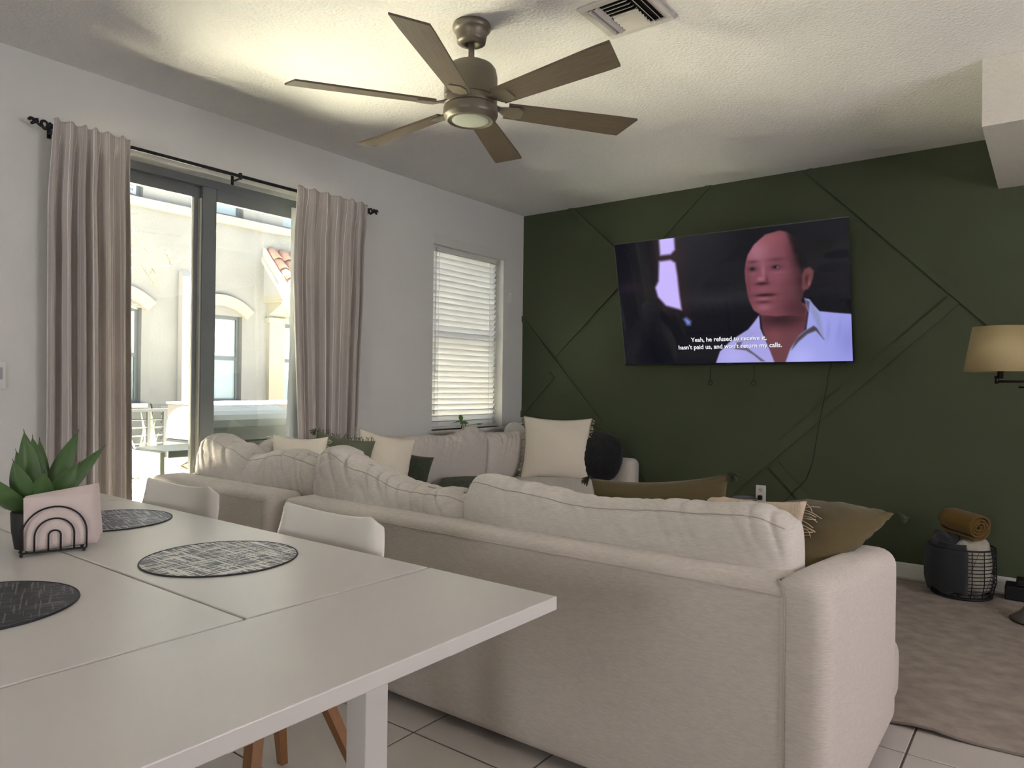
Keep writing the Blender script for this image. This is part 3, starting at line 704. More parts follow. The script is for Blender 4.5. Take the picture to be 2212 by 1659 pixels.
# placemats: one weave, its glare and sheen painted into each mat's colours ---------------------------------------------------------------
def weave_mat(name, dens, dark, light_, sx, sy, ang):
    mt = bpy.data.materials.new(name); mt.use_nodes = True; nt = mt.node_tree; N = nt.nodes; L = nt.links
    p = N['Principled BSDF']; p.inputs['Roughness'].default_value = 0.42
    tc = N.new('ShaderNodeTexCoord'); rot = N.new('ShaderNodeMapping'); rot.inputs['Rotation'].default_value = (0, 0, ang); L.new(tc.outputs['Object'], rot.inputs[0])
    def band(sc, thr):
        mp = N.new('ShaderNodeMapping'); mp.inputs['Scale'].default_value = sc; L.new(rot.outputs[0], mp.inputs[0])
        nz = N.new('ShaderNodeTexNoise'); nz.inputs['Scale'].default_value = 1.0; nz.inputs['Detail'].default_value = 1.5; L.new(mp.outputs[0], nz.inputs['Vector'])
        g_ = N.new('ShaderNodeMath'); g_.operation = 'GREATER_THAN'; g_.inputs[1].default_value = thr; L.new(nz.outputs[0], g_.inputs[0]); return g_
    a = band((sx*1.0, sx*18, 1), dens); b = band((sy*18, sy*1.0, 1), dens)
    mxm = N.new('ShaderNodeMath'); mxm.operation = 'MAXIMUM'; L.new(a.outputs[0], mxm.inputs[0]); L.new(b.outputs[0], mxm.inputs[1])
    mix = N.new('ShaderNodeMix'); mix.data_type = 'RGBA'; mix.inputs[6].default_value = (*lin(dark), 1); mix.inputs[7].default_value = (*lin(light_), 1)
    L.new(mxm.outputs[0], mix.inputs[0]); L.new(mix.outputs[2], p.inputs['Base Color'])
    bp = N.new('ShaderNodeBump'); bp.inputs['Strength'].default_value = 0.3; bp.inputs['Distance'].default_value = 0.002; L.new(mxm.outputs[0], bp.inputs['Height']); L.new(bp.outputs[0], p.inputs['Normal'])
    return mt
rim_m = M('placemat_rim', (0.16, 0.16, 0.18), 0.5)
for label, cx, cy, mt in (('round black and white woven placemat at the middle of the table', 2.152, -4.200, weave_mat('weave_a', 0.552, (0.13, 0.13, 0.15), (0.86, 0.84, 0.82), 8, 8, 0.0)),
                          ('round woven placemat behind the napkin holder', 1.428, -4.165, weave_mat('weave_sheen', 0.585, (0.14, 0.14, 0.18), (0.74, 0.74, 0.78), 9, 7, 0.2)),
                          ('round woven placemat, toned darker where no glare falls, at the left edge of the table', 2.155, -4.735, weave_mat('weave_no_glare', 0.60, (0.075, 0.075, 0.095), (0.42, 0.42, 0.45), 10, 11, 0.35))):
    pm = lathe('placemat', [(0.0, 0.0), (0.186, 0.0), (0.186, 0.003), (0.0, 0.003)], (cx, cy, TZ), mt, None, 72, smooth=False)
    tag(pm, label, 'placemat', 'round woven placemats on the table')
    tube('rim', [(cx+0.187*math.cos(2*PI*k/72), cy+0.187*math.sin(2*PI*k/72), TZ+0.0022) for k in range(72)], 0.0022, rim_m, pm, 6, True)

# napkin holder with three nested wire arches on each side, paper napkins in it -----
nh = thing('napkin_holder', 'black wire napkin holder shaped as nested arches', 'napkin holder', (1.77, -4.449, TZ))
hd = Vector((0.040, 0.135, 0)).normalized(); hn = Vector((hd.y, -hd.x, 0)); hc = Vector((1.789, -4.449, TZ))
def HP(a, b, z): return hc+hd*a+hn*b+Vector((0, 0, z))
for b in (0.0, -0.048):
    for hw, ht in ((0.0715, 0.123), (0.0435, 0.0925), (0.0135, 0.062)):
        pts = [HP(-hw, b, 0.010), HP(-hw, b, ht-hw)]+[HP(-hw*math.cos(PI*k/18), b, ht-hw+hw*math.sin(PI*k/18)) for k in range(1, 18)]+[HP(hw, b, ht-hw), HP(hw, b, 0.010)]
        tube('arch_wire', pts, 0.0023, iron_m, nh, 8)
    tube('base_wire', [HP(-0.0715, b, 0.009), HP(0.0715, b, 0.009)], 0.0025, iron_m, nh, 8)
    for a in (-0.0715, 0.0655): lathe('ball_foot', [(0.0, -0.0045), (0.003, -0.0035), (0.0045, 0.0), (0.003, 0.0035), (0.0, 0.0045)], HP(a, b, 0.0046), iron_m, nh, 12)
for a in (-0.060, 0.062): tube('cross_wire', [HP(a, 0.002, 0.0105), HP(a, -0.050, 0.0105)], 0.0025, iron_m, nh, 8)
rnd = random.Random(4)
for k in range(9):
    b = -0.006-0.0042*k; tilt = 0.06+0.026*k+rnd.uniform(-.015, .015); w_, h_ = 0.163, 0.135
    a0 = -0.064+rnd.uniform(-.002, .002)+0.0018*k; V = []
    cs = [(a0, 0.0135), (a0+w_, 0.0135), (a0+w_, 0.0135+h_), (a0, 0.0135+h_)]
    ca, sa = math.cos(tilt*0.5), math.sin(tilt*0.5)
    nx_ = 8; F = []
    for o in (0, 0.0036):
        for j in range(nx_+1):
            for i in range(nx_+1):
                a = a0+w_*i/nx_; z = 0.0135+h_*j/nx_
                da, dz = a-a0, z-0.0135; a_, z_ = a0+da*ca-dz*sa*0.6, 0.0135+dz*ca+da*sa
                V.append(HP(a_, b-o+0.002*noise.noise((a*40, z*40, k)), z_+0.0003*k))
    m_ = nx_+1; q = m_*m_
    for j in range(nx_):
        for i in range(nx_):
            A_ = j*m_+i; F += [(A_, A_+1, A_+m_+1, A_+m_), (q+A_, q+A_+m_, q+A_+m_+1, q+A_+1)]
    for i in range(nx_):
        F += [(i, q+i, q+i+1, i+1), (nx_*m_+i, nx_*m_+i+1, q+nx_*m_+i+1, q+nx_*m_+i), (i*m_, (i+1)*m_, q+(i+1)*m_, q+i*m_), (i*m_+nx_, q+i*m_+nx_, q+(i+1)*m_+nx_, (i+1)*m_+nx_)]
    tag(obj('paper_napkin', V, F, nap_m, None, True), 'folded white paper napkin standing in the wire holder', 'napkin', 'napkins in the holder')

# agave in a dark pot behind the holder ---------------------------------------
def leaf_geo(base, tip, side_dir, wmax, bend, n=12, cup=0.25, peak=0.45, thick=0.0016):
    base, tip = Vector(base), Vector(tip); d = tip-base; L_ = d.length; d.normalize()
    sd = Vector(side_dir); sd = (sd-d*sd.dot(d)).normalized(); nr = d.cross(sd)
    V, F = [], []
    for i in range(n+1):
        t = i/n
        w = wmax*(math.sin(PI*min(1, (t/peak)*0.5))**0.8 if t < peak else max(0.02, math.cos(PI/2*((t-peak)/(1-peak)))**0.85))
        w = max(w, 0.0008); w = w*(0.55+0.45*min(1, t*3)) if t < peak else w
        c = base+d*(L_*t)+nr*(bend*4*t*(1-t))
        for s in (-1, -0.5, 0, 0.5, 1): V.append(c+sd*(w/2*s)+nr*(-cup*w*(1-abs(s)**1.5)))
        for s in (-1, -0.5, 0, 0.5, 1): V.append(c+sd*(w/2*s*0.98)+nr*(-cup*w*(1-abs(s)**1.5)-thick*(1.2-abs(s))))
    for i in range(n):
        a, b = i*10, (i+1)*10
        for k in range(4):
            F.append((a+k, a+k+1, b+k+1, b+k)); F.append((a+5+k, b+5+k, b+6+k, a+6+k))
        F.append((a, b, b+5, a+5)); F.append((a+4, a+9, b+9, b+4))
    F.append((0, 5, 6, 1)); F.append((1, 6, 7, 2)); F.append((2, 7, 8, 3)); F.append((3, 8, 9, 4))
    return V, F
pl = thing('potted_agave', 'green agave plant in a dark pot behind the napkin holder', 'plant', (1.655, -4.445, TZ))
lathe('pot', [(0.0, 0.0), (0.042, 0.0), (0.050, 0.05), (0.052, 0.095), (0.049, 0.099), (0.045, 0.092), (0.0, 0.088)], (1.655, -4.452, TZ), M('dark_pot', (0.17, 0.175, 0.17), 0.6), pl, 28)
bc = Vector((1.645, -4.432, TZ+0.085))
cdir = Vector((-0.76, 0.61, 0))
for tip, w_, bd in (((1.63, -4.468, 1.058), 0.060, 0.006), ((1.60, -4.438, 1.040), 0.058, -0.004), ((1.63, -4.335, 1.052), 0.056, 0.012), ((1.645, -4.272, 1.006), 0.046, 0.014),
                    ((1.67, -4.505, 0.985), 0.064, 0.010), ((1.66, -4.560, 0.955), 0.066, 0.016), ((1.57, -4.41, 1.030), 0.05, 0.0), ((1.55, -4.46, 1.0), 0.055, 0.0), ((1.70, -4.36, 0.97), 0.058, 0.01),
                    ((1.72, -4.45, 0.955), 0.06, 0.0), ((1.56, -4.34, 0.96), 0.05, 0.0)):
    tip = Vector(tip); side = Vector((0.62, 0.78, 0))
    b0 = bc+Vector((tip.x-bc.x, tip.y-bc.y, 0))*0.12
    V, F = leaf_geo(b0, tip, side, w_, -bd, 14)
    lf = obj('leaf', V, F, leaf_m, pl, True)
    dd = (tip-b0).normalized()
    tube('spine', [tip-dd*0.022, tip-dd*0.006, tip+dd*0.010], [0.0028, 0.0016, 0.0004], leaftip_m, lf, 6)

# dining chairs: white tulip shell on beech legs -----------------------------------
def chair(label, cx, cy, rz):
    t = thing('dining_chair', label, 'chair', (cx, cy, 0), 'white shell chairs at the far side of the table')
    t.rotation_euler = (0, 0, rz)
    # shell in local space, sitter faces -y (towards the table), back at +y
    nu, nv = 28, 30; V, F = [], []
    def shell(s, v):
        # v 0 front edge of the seat .. 1 top of the back ; s -1..1 across
        if v < 0.5:
            k = v/0.5; y = -0.215+0.36*k; z = 0.445-0.025*math.sin(PI*min(1, k*1.05))+0.012*(1-k)**2*(-1)
            hw = 0.205+0.025*math.sin(PI*k*0.6)
        else:
            k = (v-0.5)/0.5; y = 0.145+0.085*math.sin(k*PI/2*1.05); z = 0.44+0.395*k**1.12
            hw = 0.228+0.020*math.sin(PI*k)-0.004*k
        up_ = 0.055*abs(s)**2.6*(1-0.25*abs(2*v-1)) if v < 0.62 else 0
        wing = 0.060*abs(s)**2.2*min(1, max(0, (v-0.32)/0.35))*(1-0.25*max(0, v-0.8)/0.2)
        z += up_
        if v > 0.78: z += (0.020*abs(s)**2-0.02)*(v-0.78)/0.22*1.2
        if v > 0.85 and abs(s) > 0.86: z -= 0.10*(abs(s)-0.86)/0.14*(v-0.85)/0.15*0.35
        lip = 0.034*max(0, (abs(s)-0.80)/0.20)**1.6*min(1, max(0, (v-0.45)/0.2))
        return Vector((s*hw, y-wing+lip, z))
    for j in range(nv+1):
        for i in range(nu+1): V.append(shell(2*i/nu-1, j/nv))
    for j in range(nv):
        for i in range(nu): F.append((j*(nu+1)+i, j*(nu+1)+i+1, (j+1)*(nu+1)+i+1, (j+1)*(nu+1)+i))
    me = bpy.data.meshes.new('shell'); me.from_pydata(V, [], F); me.materials.append(chair_m); me.shade_smooth()
    o = bpy.data.objects.new('shell', me); link(o, t); sm = o.modifiers.new('thickness', 'SOLIDIFY'); sm.thickness = 0.012; sm.offset = 1; bvm = o.modifiers.new('soft', 'BEVEL'); bvm.width = 0.004; bvm.segments = 2
    # padded seat
    vs, fs = lathe_geo([(0.0, 0.0), (0.16, 0.0), (0.185, 0.012), (0.175, 0.028), (0.0, 0.036)], (0, -0.03, 0.436), 28)
    me = bpy.data.meshes.new('seat_pad'); me.from_pydata(vs, [], fs); me.materials.append(chair_m); me.shade_smooth(); link(bpy.data.objects.new('seat_pad', me), t)
    for sx in (-1, 1):
        for sy in (-1, 1):
            p0, p1 = Vector((sx*0.088, sy*0.084, 0.405)), Vector((sx*0.218, sy*0.208, 0.0)); V2 = []
            for p, h_ in ((p0, 0.021), (p1, 0.0135)):
                for a, b in ((-1, -1), (1, -1), (1, 1), (-1, 1)): V2.append(p+Vector((a*h_, b*h_*0.8, 0)))
            me = bpy.data.meshes.new('leg'); me.from_pydata(V2, [], [(0, 1, 2, 3), (7, 6, 5, 4), (0, 4, 5, 1), (1, 5, 6, 2), (2, 6, 7, 3), (3, 7, 4, 0)]); me.materials.append(wood_m)
            link(bpy.data.objects.new('leg', me), t)
    vs, fs = [], []
    bm = bmesh.new(); add_box(bm, (-0.13, -0.02, 0.386), (0.13, 0.02, 0.404)); add_box(bm, (-0.02, -0.13, 0.386), (0.02, 0.13, 0.404))
    me = bpy.data.meshes.new('cross_brace'); bm.to_mesh(me); bm.free(); me.materials.append(black_m); link(bpy.data.objects.new('cross_brace', me), t)
    return t
chair('white shell dining chair nearest the long sofa module', 2.135, -4.05, 0.0)
chair('white shell dining chair nearest the corner sofa module', 1.275, -4.045, 0.06)

# ------------------------------------------------------------------ ceiling fan
FC = Vector((1.852, -2.900, 0))
fan = thing('ceiling_fan', 'six-blade pewter ceiling fan with weathered wood blades and a light', 'ceiling fan', (FC.x, FC.y, 2.30))
lathe('canopy', [(0.078, H), (0.082, H-0.012), (0.081, H-0.022), (0.074, H-0.030), (0.070, H-0.034), (0.066, H-0.042), (0.062, H-0.066), (0.060, H-0.078), (0.030, H-0.083), (0.026, H-0.076), (0.0, H-0.076)], (FC.x, FC.y, 0), fan_m, fan, 40)
lathe('downrod', [(0.013, H-0.08), (0.013, 2.585)], (FC.x, FC.y, 0), fan_m, fan, 20)
lathe('rod_collar', [(0.016, 2.600), (0.023, 2.596), (0.024, 2.578), (0.030, 2.572)], (FC.x, FC.y, 0), fan_m, fan, 24)
lathe('motor_housing', [(0.0, 2.578), (0.040, 2.577), (0.072, 2.571), (0.096, 2.558), (0.107, 2.543), (0.113, 2.515), (0.114, 2.425), (0.1135, 2.422)], (FC.x, FC.y, 0), fan_m, fan, 48)
lathe('blade_ring', [(0.112, 2.421), (0.1125, 2.418), (0.113, 2.392), (0.112, 2.389)], (FC.x, FC.y, 0), fan_m, fan, 48)
lathe('gap_band', [(0.1095, 2.425), (0.1095, 2.380)], (FC.x, FC.y, 0), black_m, fan, 48)
lk = lathe('light_kit', [(0.1135, 2.3855), (0.1155, 2.380), (0.1165, 2.352), (0.113, 2.343), (0.104, 2.336), (0.102, 2.330), (0.094, 2.326), (0.092, 2.329), (0.080, 2.330)], (FC.x, FC.y, 0), fan_m, fan, 48)
lathe('lens', [(0.081, 2.3315), (0.076, 2.328), (0.058, 2.3245), (0.03, 2.3225), (0.0, 2.322)], (FC.x, FC.y, 0), lens_m, lk, 40)
def rot2(p, a): return Vector((p[0]*math.cos(a)-p[1]*math.sin(a), p[0]*math.sin(a)+p[1]*math.cos(a), p[2]))
BZ = 2.392
blade_me = None
for k in range(6):
    a = math.radians(-5.2+60*k)
    if blade_me is None:
        pit = math.radians(-13); nL, nW = 14, 6; V, F = [], []
        for side in (0.004, -0.004):
            for i in range(nL+1):
                t = i/nL; r = 0.158+(0.738-0.158)*t; hw = 0.050+0.017*min(1, t*1.15)
                for j in range(nW+1):
                    s = 2*j/nW-1; rr = r-(0.020*s*t if t > 0.9 else 0)+(0.012*(1-abs(s)) if i == 0 else 0)
                    V.append((rr, s*hw*math.cos(pit), s*hw*math.sin(pit)+side))
        n = nW+1; q = (nL+1)*n
        for i in range(nL):
            for j in range(nW):
                A = i*n+j; F += [(A, A+n, A+n+1, A+1), (q+A, q+A+1, q+A+n+1, q+A+n)]
            F += [(i*n, q+i*n, q+(i+1)*n, (i+1)*n), (i*n+nW, (i+1)*n+nW, q+(i+1)*n+nW, q+i*n+nW)]
        for j in range(nW): F += [(j, j+1, q+j+1, q+j), (nL*n+j, q+nL*n+j, q+nL*n+j+1, nL*n+j+1)]
        blade_me = bpy.data.meshes.new('blade'); blade_me.from_pydata(V, [], F); blade_me.materials.append(bladewood_m)
        V, F = [], []
        for i, (r, hw, z, rl) in enumerate(((0.100, 0.026, 0.008, 0.0), (0.130, 0.018, 0.000, 0.5), (0.158, 0.034, -0.008, 0.9), (0.205, 0.040, -0.009, 1.0), (0.232, 0.026, -0.009, 1.0))):
            for s in (-1, 1):
                for o in (0.0, 0.0045): V.append((r, s*hw*math.cos(pit*rl), s*hw*math.sin(pit*rl)+z+o))
        for i in range(4):
            b, c = 4*i, 4*i+4; F += [(b, b+2, c+2, c), (b+1, c+1, c+3, b+3), (b, c, c+1, b+1), (b+2, b+3, c+3, c+2)]
        F += [(0, 1, 3, 2), (16, 18, 19, 17)]
        brk_me = bpy.data.meshes.new('blade_bracket'); brk_me.from_pydata(V, [], F); brk_me.materials.append(fan_m)
    b = bpy.data.objects.new('blade', blade_me); link(b, fan); b.location = (0, 0, BZ-2.30); b.rotation_euler = (0, 0, a)
    c = bpy.data.objects.new('blade_bracket', brk_me); link(c, b)

# ------------------------------------------------------------------ ceiling air vent
vx0, vx1, vy0, vy1 = 2.283, 2.583, -2.752, -2.452
vt = thing('air_vent', 'white square air vent in the ceiling behind the fan', 'vent', ((vx0+vx1)/2, (vy0+vy1)/2, H))
vent_m = M('vent_white', (0.80, 0.785, 0.76), 0.5); dark_m = M('painted_duct_shade', (0.10, 0.095, 0.085), 0.9)
bm = bmesh.new(); e = 0.034; zf = H-0.010
for lo, hi in (((vx0, vy0), (vx1, vy0+e)), ((vx0, vy1-e), (vx1, vy1)), ((vx0, vy0+e), (vx0+e, vy1-e)), ((vx1-e, vy0+e), (vx1, vy1-e))): add_box(bm, (*lo, zf), (*hi, H), 0.003, 1)
bmobj('frame', bm, vent_m, vt)
box('duct_shade', (vx0+e, vy0+e, H-0.001), (vx1-e, vy1-e, H-0.0002), dark_m, vt)  # thin dark sheet painted as the shade behind the louvers
def louver(x0, x1, y0, y1, along, tilt, name='louver'):
    c = Vector(((x0+x1)/2, (y0+y1)/2, H-0.010)); L_ = (x1-x0) if along == 'x' else (y1-y0); w = (y1-y0) if along == 'x' else (x1-x0)
    V = []
    for o in (-0.001, 0.001):
        for l in (-L_/2, L_/2):
            for s in (-1, 1):
                a, b = s*w/2*math.cos(tilt)-o*math.sin(tilt), s*w/2*math.sin(tilt)+o*math.cos(tilt)
                V.append(c+(Vector((l, a, b)) if along == 'x' else Vector((a, l, b))))
    obj(name, V, [(0, 1, 3, 2), (4, 6, 7, 5), (0, 2, 6, 4), (1, 5, 7, 3), (0, 4, 5, 1), (2, 3, 7, 6)], vent_m, vt)
ix0, ix1, iy0, iy1 = vx0+e, vx1-e, vy0+e, vy1-e
louver(ix0+0.002, ix0+0.026, iy0, iy1, 'y', 0.5); louver(ix0+0.028, ix0+0.052, iy0, iy1, 'y', 0.5)
louver(ix1-0.026, ix1-0.002, iy0, iy1, 'y', -0.9); louver(ix1-0.054, ix1-0.030, iy0, iy1, 'y', -0.9)
cx0, cx1 = ix0+0.058, ix1-0.060
for k in range(9): louver(cx0, cx1, iy0+0.004+k*0.0255, iy0+0.004+k*0.0255+0.022, 'x', 0.75 if k < 4 else -0.6)

# ------------------------------------------------------------------ television
TVc = Vector((1.952, -0.186, 1.845)); ya, ti, ro, TW = 0.05, -0.232, 0.006, 1.67; THt = TW/1.737
nrm = Vector((math.sin(ya)*math.cos(ti), -math.cos(ya)*math.cos(ti), math.sin(ti))); rr_ = Vector((math.cos(ya), math.sin(ya), 0))
uu_ = rr_.cross(-nrm).normalized(); uu_ = uu_ if uu_.z > 0 else -uu_
R_ = math.cos(ro)*rr_+math.sin(ro)*uu_; U_ = -math.sin(ro)*rr_+math.cos(ro)*uu_
TM = Matrix.Identity(4)
for i in range(3): TM[i][0], TM[i][1], TM[i][2], TM[i][3] = R_[i], nrm[i], U_[i], TVc[i]     # local x right, y towards viewer, z up
if TM.to_3x3().determinant() < 0: pass
def tvp(x, y, z): return TM @ Vector((x, y, z))
tv = thing('television', 'large flat television tilted forward on the green wall, a man speaking on screen', 'television', TVc)
def tvbox(name, lo, hi, mat, parent=tv, bevel=0.0):
    bm = bmesh.new(); add_box(bm, lo, hi, bevel, 1)
    for v in bm.verts: v.co = TM @ v.co
    bmesh.ops.recalc_face_normals(bm, faces=bm.faces)
    return bmobj(name, bm, mat, parent)
hw, hh = TW/2, THt/2
tvbox('housing', (-hw+0.004, -0.030, -hh+0.004), (hw-0.004, -0.004, hh-0.004), black_m, tv, 0.003)
tvbox('rear_bulge', (-0.50, -0.062, -hh+0.03), (0.50, -0.030, 0.10), black_m, tv, 0.01)
bz = 0.006
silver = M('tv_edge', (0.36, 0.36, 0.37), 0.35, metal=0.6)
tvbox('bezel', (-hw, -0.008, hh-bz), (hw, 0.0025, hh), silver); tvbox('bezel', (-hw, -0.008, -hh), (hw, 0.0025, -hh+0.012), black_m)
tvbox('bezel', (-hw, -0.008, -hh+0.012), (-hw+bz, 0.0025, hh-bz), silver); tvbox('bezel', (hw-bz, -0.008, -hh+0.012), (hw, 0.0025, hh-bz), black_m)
tvbox('maker_mark', (-0.022, 0.0025, -hh+0.003), (0.022, 0.0030, -hh+0.009), silver); tvbox('maker_mark', (hw-0.045, 0.0025, -hh+0.003), (hw-0.006, 0.0030, -hh+0.009), silver)
# the picture, painted as vertex colours of the screen
NX, NY = 360, 204
gu, gv = np.meshgrid(np.linspace(0, 1, NX+1), np.linspace(0, 1, NY+1))
def inpoly(poly, soft=0):
    ins = np.zeros(gu.shape, bool); n = len(poly); dmin = np.full(gu.shape, 9.0)
    for i in range(n):
        (x0, y0), (x1, y1) = poly[i], poly[(i+1) % n]
        cond = ((y0 > gv) != (y1 > gv)); xi = (x1-x0)*(gv-y0)/(y1-y0+1e-12)+x0
        ins ^= cond & (gu < xi)
        ex, ey = (x1-x0)*1.75, (y1-y0); px, py = (gu-x0)*1.75, gv-y0
        t = np.clip((px*ex+py*ey)/(ex*ex+ey*ey+1e-12), 0, 1); dmin = np.minimum(dmin, np.hypot(px-t*ex, py-t*ey))
    sd = np.where(ins, dmin, -dmin)
    return np.clip(0.5+sd/(2*max(soft, 0.002)), 0, 1)
def blob(cu, cv, ru, rv, p=2.0): return np.exp(-(np.abs((gu-cu)/ru)**p+np.abs((gv-cv)/rv)**p))
img = np.zeros(gu.shape+(3,)); img[:] = (0.055, 0.058, 0.085)
def paint(mask, col):
    global img
    img = img*(1-mask[..., None])+np.array(col)*mask[..., None]
paint(0.75*blob(0.33, 0.12, 0.09, 0.22), (0.10, 0.105, 0.14)); paint(0.7*blob(0.46, 0.50, 0.22, 0.07), (0.14, 0.145, 0.175)); paint(0.6*blob(0.93, 0.18, 0.14, 0.16), (0.115, 0.115, 0.125))
paint(0.8*blob(0.90, 0.16, 0.07, 0.045), (0.035, 0.035, 0.04)); paint(0.8*blob(0.87, 0.235, 0.06, 0.03), (0.035, 0.035, 0.045)); paint(0.5*blob(0.05, 0.36, 0.06, 0.05), (0.20, 0.13, 0.19))
w1p = [(0.22, -0.01), (0.292, -0.01), (0.291, 0.091), (0.269, 0.124), (0.219, 0.125)]
w2p = [(0.212, 0.17), (0.267, 0.167), (0.288, 0.193), (0.293, 0.297), (0.295, 0.432), (0.3, 0.568), (0.227, 0.525), (0.192, 0.451), (0.183, 0.375), (0.201, 0.325)]
paint(0.55*inpoly([(0.20, -0.02), (0.32, -0.02), (0.33, 0.62), (0.20, 0.55)], 0.06), (0.23, 0.13, 0.13))
paint(inpoly(w1p, 0.012), (0.77, 0.70, 0.97)); paint(inpoly(w2p, 0.012), (0.77, 0.70, 0.97))
paint(inpoly([(0.306, 0.642), (0.319, 0.631), (0.339, 0.661), (0.335, 0.692), (0.32, 0.69)], 0.015), (0.45, 0.52, 0.80))
head = [(0.743, 0.036), (0.773, 0.053), (0.802, 0.104), (0.819, 0.19), (0.824, 0.283), (0.836, 0.34), (0.829, 0.47), (0.812, 0.552), (0.831, 0.62), (0.82, 0.657), (0.759, 0.652), (0.707, 0.655), (0.649, 0.64), (0.619, 0.601), (0.603, 0.529), (0.597, 0.459), (0.592, 0.38), (0.592, 0.302), (0.598, 0.245), (0.608, 0.189), (0.637, 0.117), (0.686, 0.053)]
neck = [(0.646, 0.62), (0.651, 0.75), (0.67, 0.87), (0.69, 1.01), (0.738, 1.01), (0.763, 0.903), (0.796, 0.818), (0.822, 0.771), (0.835, 0.658), (0.841, 0.584), (0.812, 0.562), (0.707, 0.62)]
mk = inpoly(neck, 0.006); paint(mk, (0.40, 0.235, 0.26)); paint(mk*blob(0.73, 0.68, 0.10, 0.06), (0.21, 0.12, 0.15)); paint(mk*blob(0.70, 0.80, 0.03, 0.06)*0.5, (0.50, 0.28, 0.30))
mh = inpoly(head, 0.005); paint(mh, (0.47, 0.265, 0.305))
paint(mh*0.85*blob(0.645, 0.16, 0.055, 0.11), (0.63, 0.42, 0.48)); paint(mh*0.5*blob(0.70, 0.09, 0.05, 0.05), (0.58, 0.34, 0.36)); paint(mh*0.45*blob(0.735, 0.37, 0.05, 0.07), (0.56, 0.33, 0.385))
paint(mh*blob(0.835, 0.40, 0.05, 0.34), (0.20, 0.12, 0.14)); paint(mh*0.8*blob(0.82, 0.14, 0.035, 0.16), (0.10, 0.075, 0.09)); paint(mh*0.75*blob(0.79, 0.60, 0.06, 0.08), (0.27, 0.15, 0.18))
paint(mh*0.35*blob(0.765, 0.45, 0.04, 0.12), (0.30, 0.17, 0.19))
hair = [(0.773, 0.053), (0.807, 0.105), (0.832, 0.192), (0.847, 0.305), (0.827, 0.339), (0.812, 0.299), (0.804, 0.224), (0.786, 0.128)]
paint(inpoly(hair, 0.02)*0.9, (0.075, 0.065, 0.085))
ear = [(0.822, 0.366), (0.832, 0.326), (0.852, 0.313), (0.867, 0.341), (0.864, 0.391), (0.854, 0.436), (0.841, 0.471), (0.823, 0.48), (0.818, 0.459)]
me_ = inpoly(ear, 0.008); paint(me_, (0.40, 0.235, 0.25)); paint(me_*0.8*blob(0.840, 0.40, 0.008, 0.035), (0.20, 0.11, 0.12)); paint(me_*0.7*blob(0.848, 0.43, 0.006, 0.03), (0.60, 0.37, 0.38))
# brows, eyes, nose, mouth, chin
for cu, cv, ru, rv, col, k in ((0.627, 0.243, 0.024, 0.014, (0.33, 0.18, 0.21), 0.9), (0.728, 0.240, 0.040, 0.016, (0.34, 0.19, 0.22), 0.8),
                               (0.626, 0.293, 0.024, 0.026, (0.30, 0.17, 0.21), 0.8), (0.722, 0.294, 0.030, 0.024, (0.33, 0.19, 0.23), 0.8),
                               (0.624, 0.294, 0.010, 0.011, (0.07, 0.05, 0.08), 1.0), (0.719, 0.293, 0.012, 0.011, (0.07, 0.05, 0.08), 1.0), (0.727, 0.296, 0.004, 0.006, (0.60, 0.52, 0.58), 0.8),
                               (0.632, 0.330, 0.024, 0.010, (0.53, 0.33, 0.38), 0.6), (0.728, 0.335, 0.032, 0.010, (0.55, 0.34, 0.40), 0.6),
                               (0.668, 0.32, 0.008, 0.055, (0.60, 0.39, 0.44), 0.8), (0.655, 0.372, 0.013, 0.018, (0.62, 0.40, 0.45), 0.9),
                               (0.662, 0.407, 0.026, 0.012, (0.17, 0.09, 0.11), 0.95), (0.682, 0.385, 0.006, 0.030, (0.33, 0.18, 0.20), 0.7),
                               (0.665, 0.452, 0.032, 0.018, (0.52, 0.31, 0.36), 0.7), (0.668, 0.492, 0.040, 0.011, (0.15, 0.06, 0.08), 0.95), (0.690, 0.497, 0.022, 0.008, (0.24, 0.11, 0.13), 0.8),
                               (0.662, 0.520, 0.026, 0.011, (0.60, 0.38, 0.43), 0.7), (0.664, 0.545, 0.028, 0.010, (0.27, 0.14, 0.17), 0.8), (0.662, 0.585, 0.030, 0.024, (0.60, 0.38, 0.44), 0.75),
                               (0.605, 0.42, 0.010, 0.16, (0.36, 0.18, 0.21), 0.5)):
    paint(mh*k*blob(cu, cv, ru, rv), col)
shL = [(0.641, 0.641), (0.62, 0.688), (0.591, 0.746), (0.545, 0.793), (0.504, 0.842), (0.461, 0.912), (0.438, 1.01), (0.695, 1.01), (0.674, 0.89), (0.655, 0.8), (0.643, 0.74)]
shR = [(0.826, 0.533), (0.846, 0.545), (0.861, 0.586), (0.882, 0.633), (0.937, 0.649), (1.01, 0.667), (1.01, 1.01), (0.737, 1.01), (0.761, 0.903), (0.796, 0.81), (0.828, 0.762), (0.84, 0.64)]
mL = inpoly(shL, 0.005); mR = inpoly(shR, 0.005)
paint(mL, (0.64, 0.62, 0.87)); paint(mL*0.6*blob(0.52, 0.95, 0.05, 0.08), (0.70, 0.68, 0.93)); paint(mL*0.5*blob(0.60, 0.80, 0.04, 0.06), (0.56, 0.57, 0.78))
paint(mR, (0.60, 0.61, 0.88)); paint(mR*0.7*blob(0.80, 0.98, 0.06, 0.10), (0.70, 0.70, 0.95)); paint(mR*0.5*blob(0.99, 0.86, 0.05, 0.14), (0.45, 0.47, 0.76)); paint(mR*0.5*np.clip(np.sin(gu*150+gv*12), 0, 1)*blob(0.93, 0.78, 0.05, 0.08), (0.50, 0.51, 0.76))
paint(mR*0.8*inpoly([(0.846, 0.545), (0.861, 0.586), (0.882, 0.66), (0.896, 0.84), (0.872, 0.74), (0.850, 0.64)], 0.01), (0.52, 0.55, 0.70))
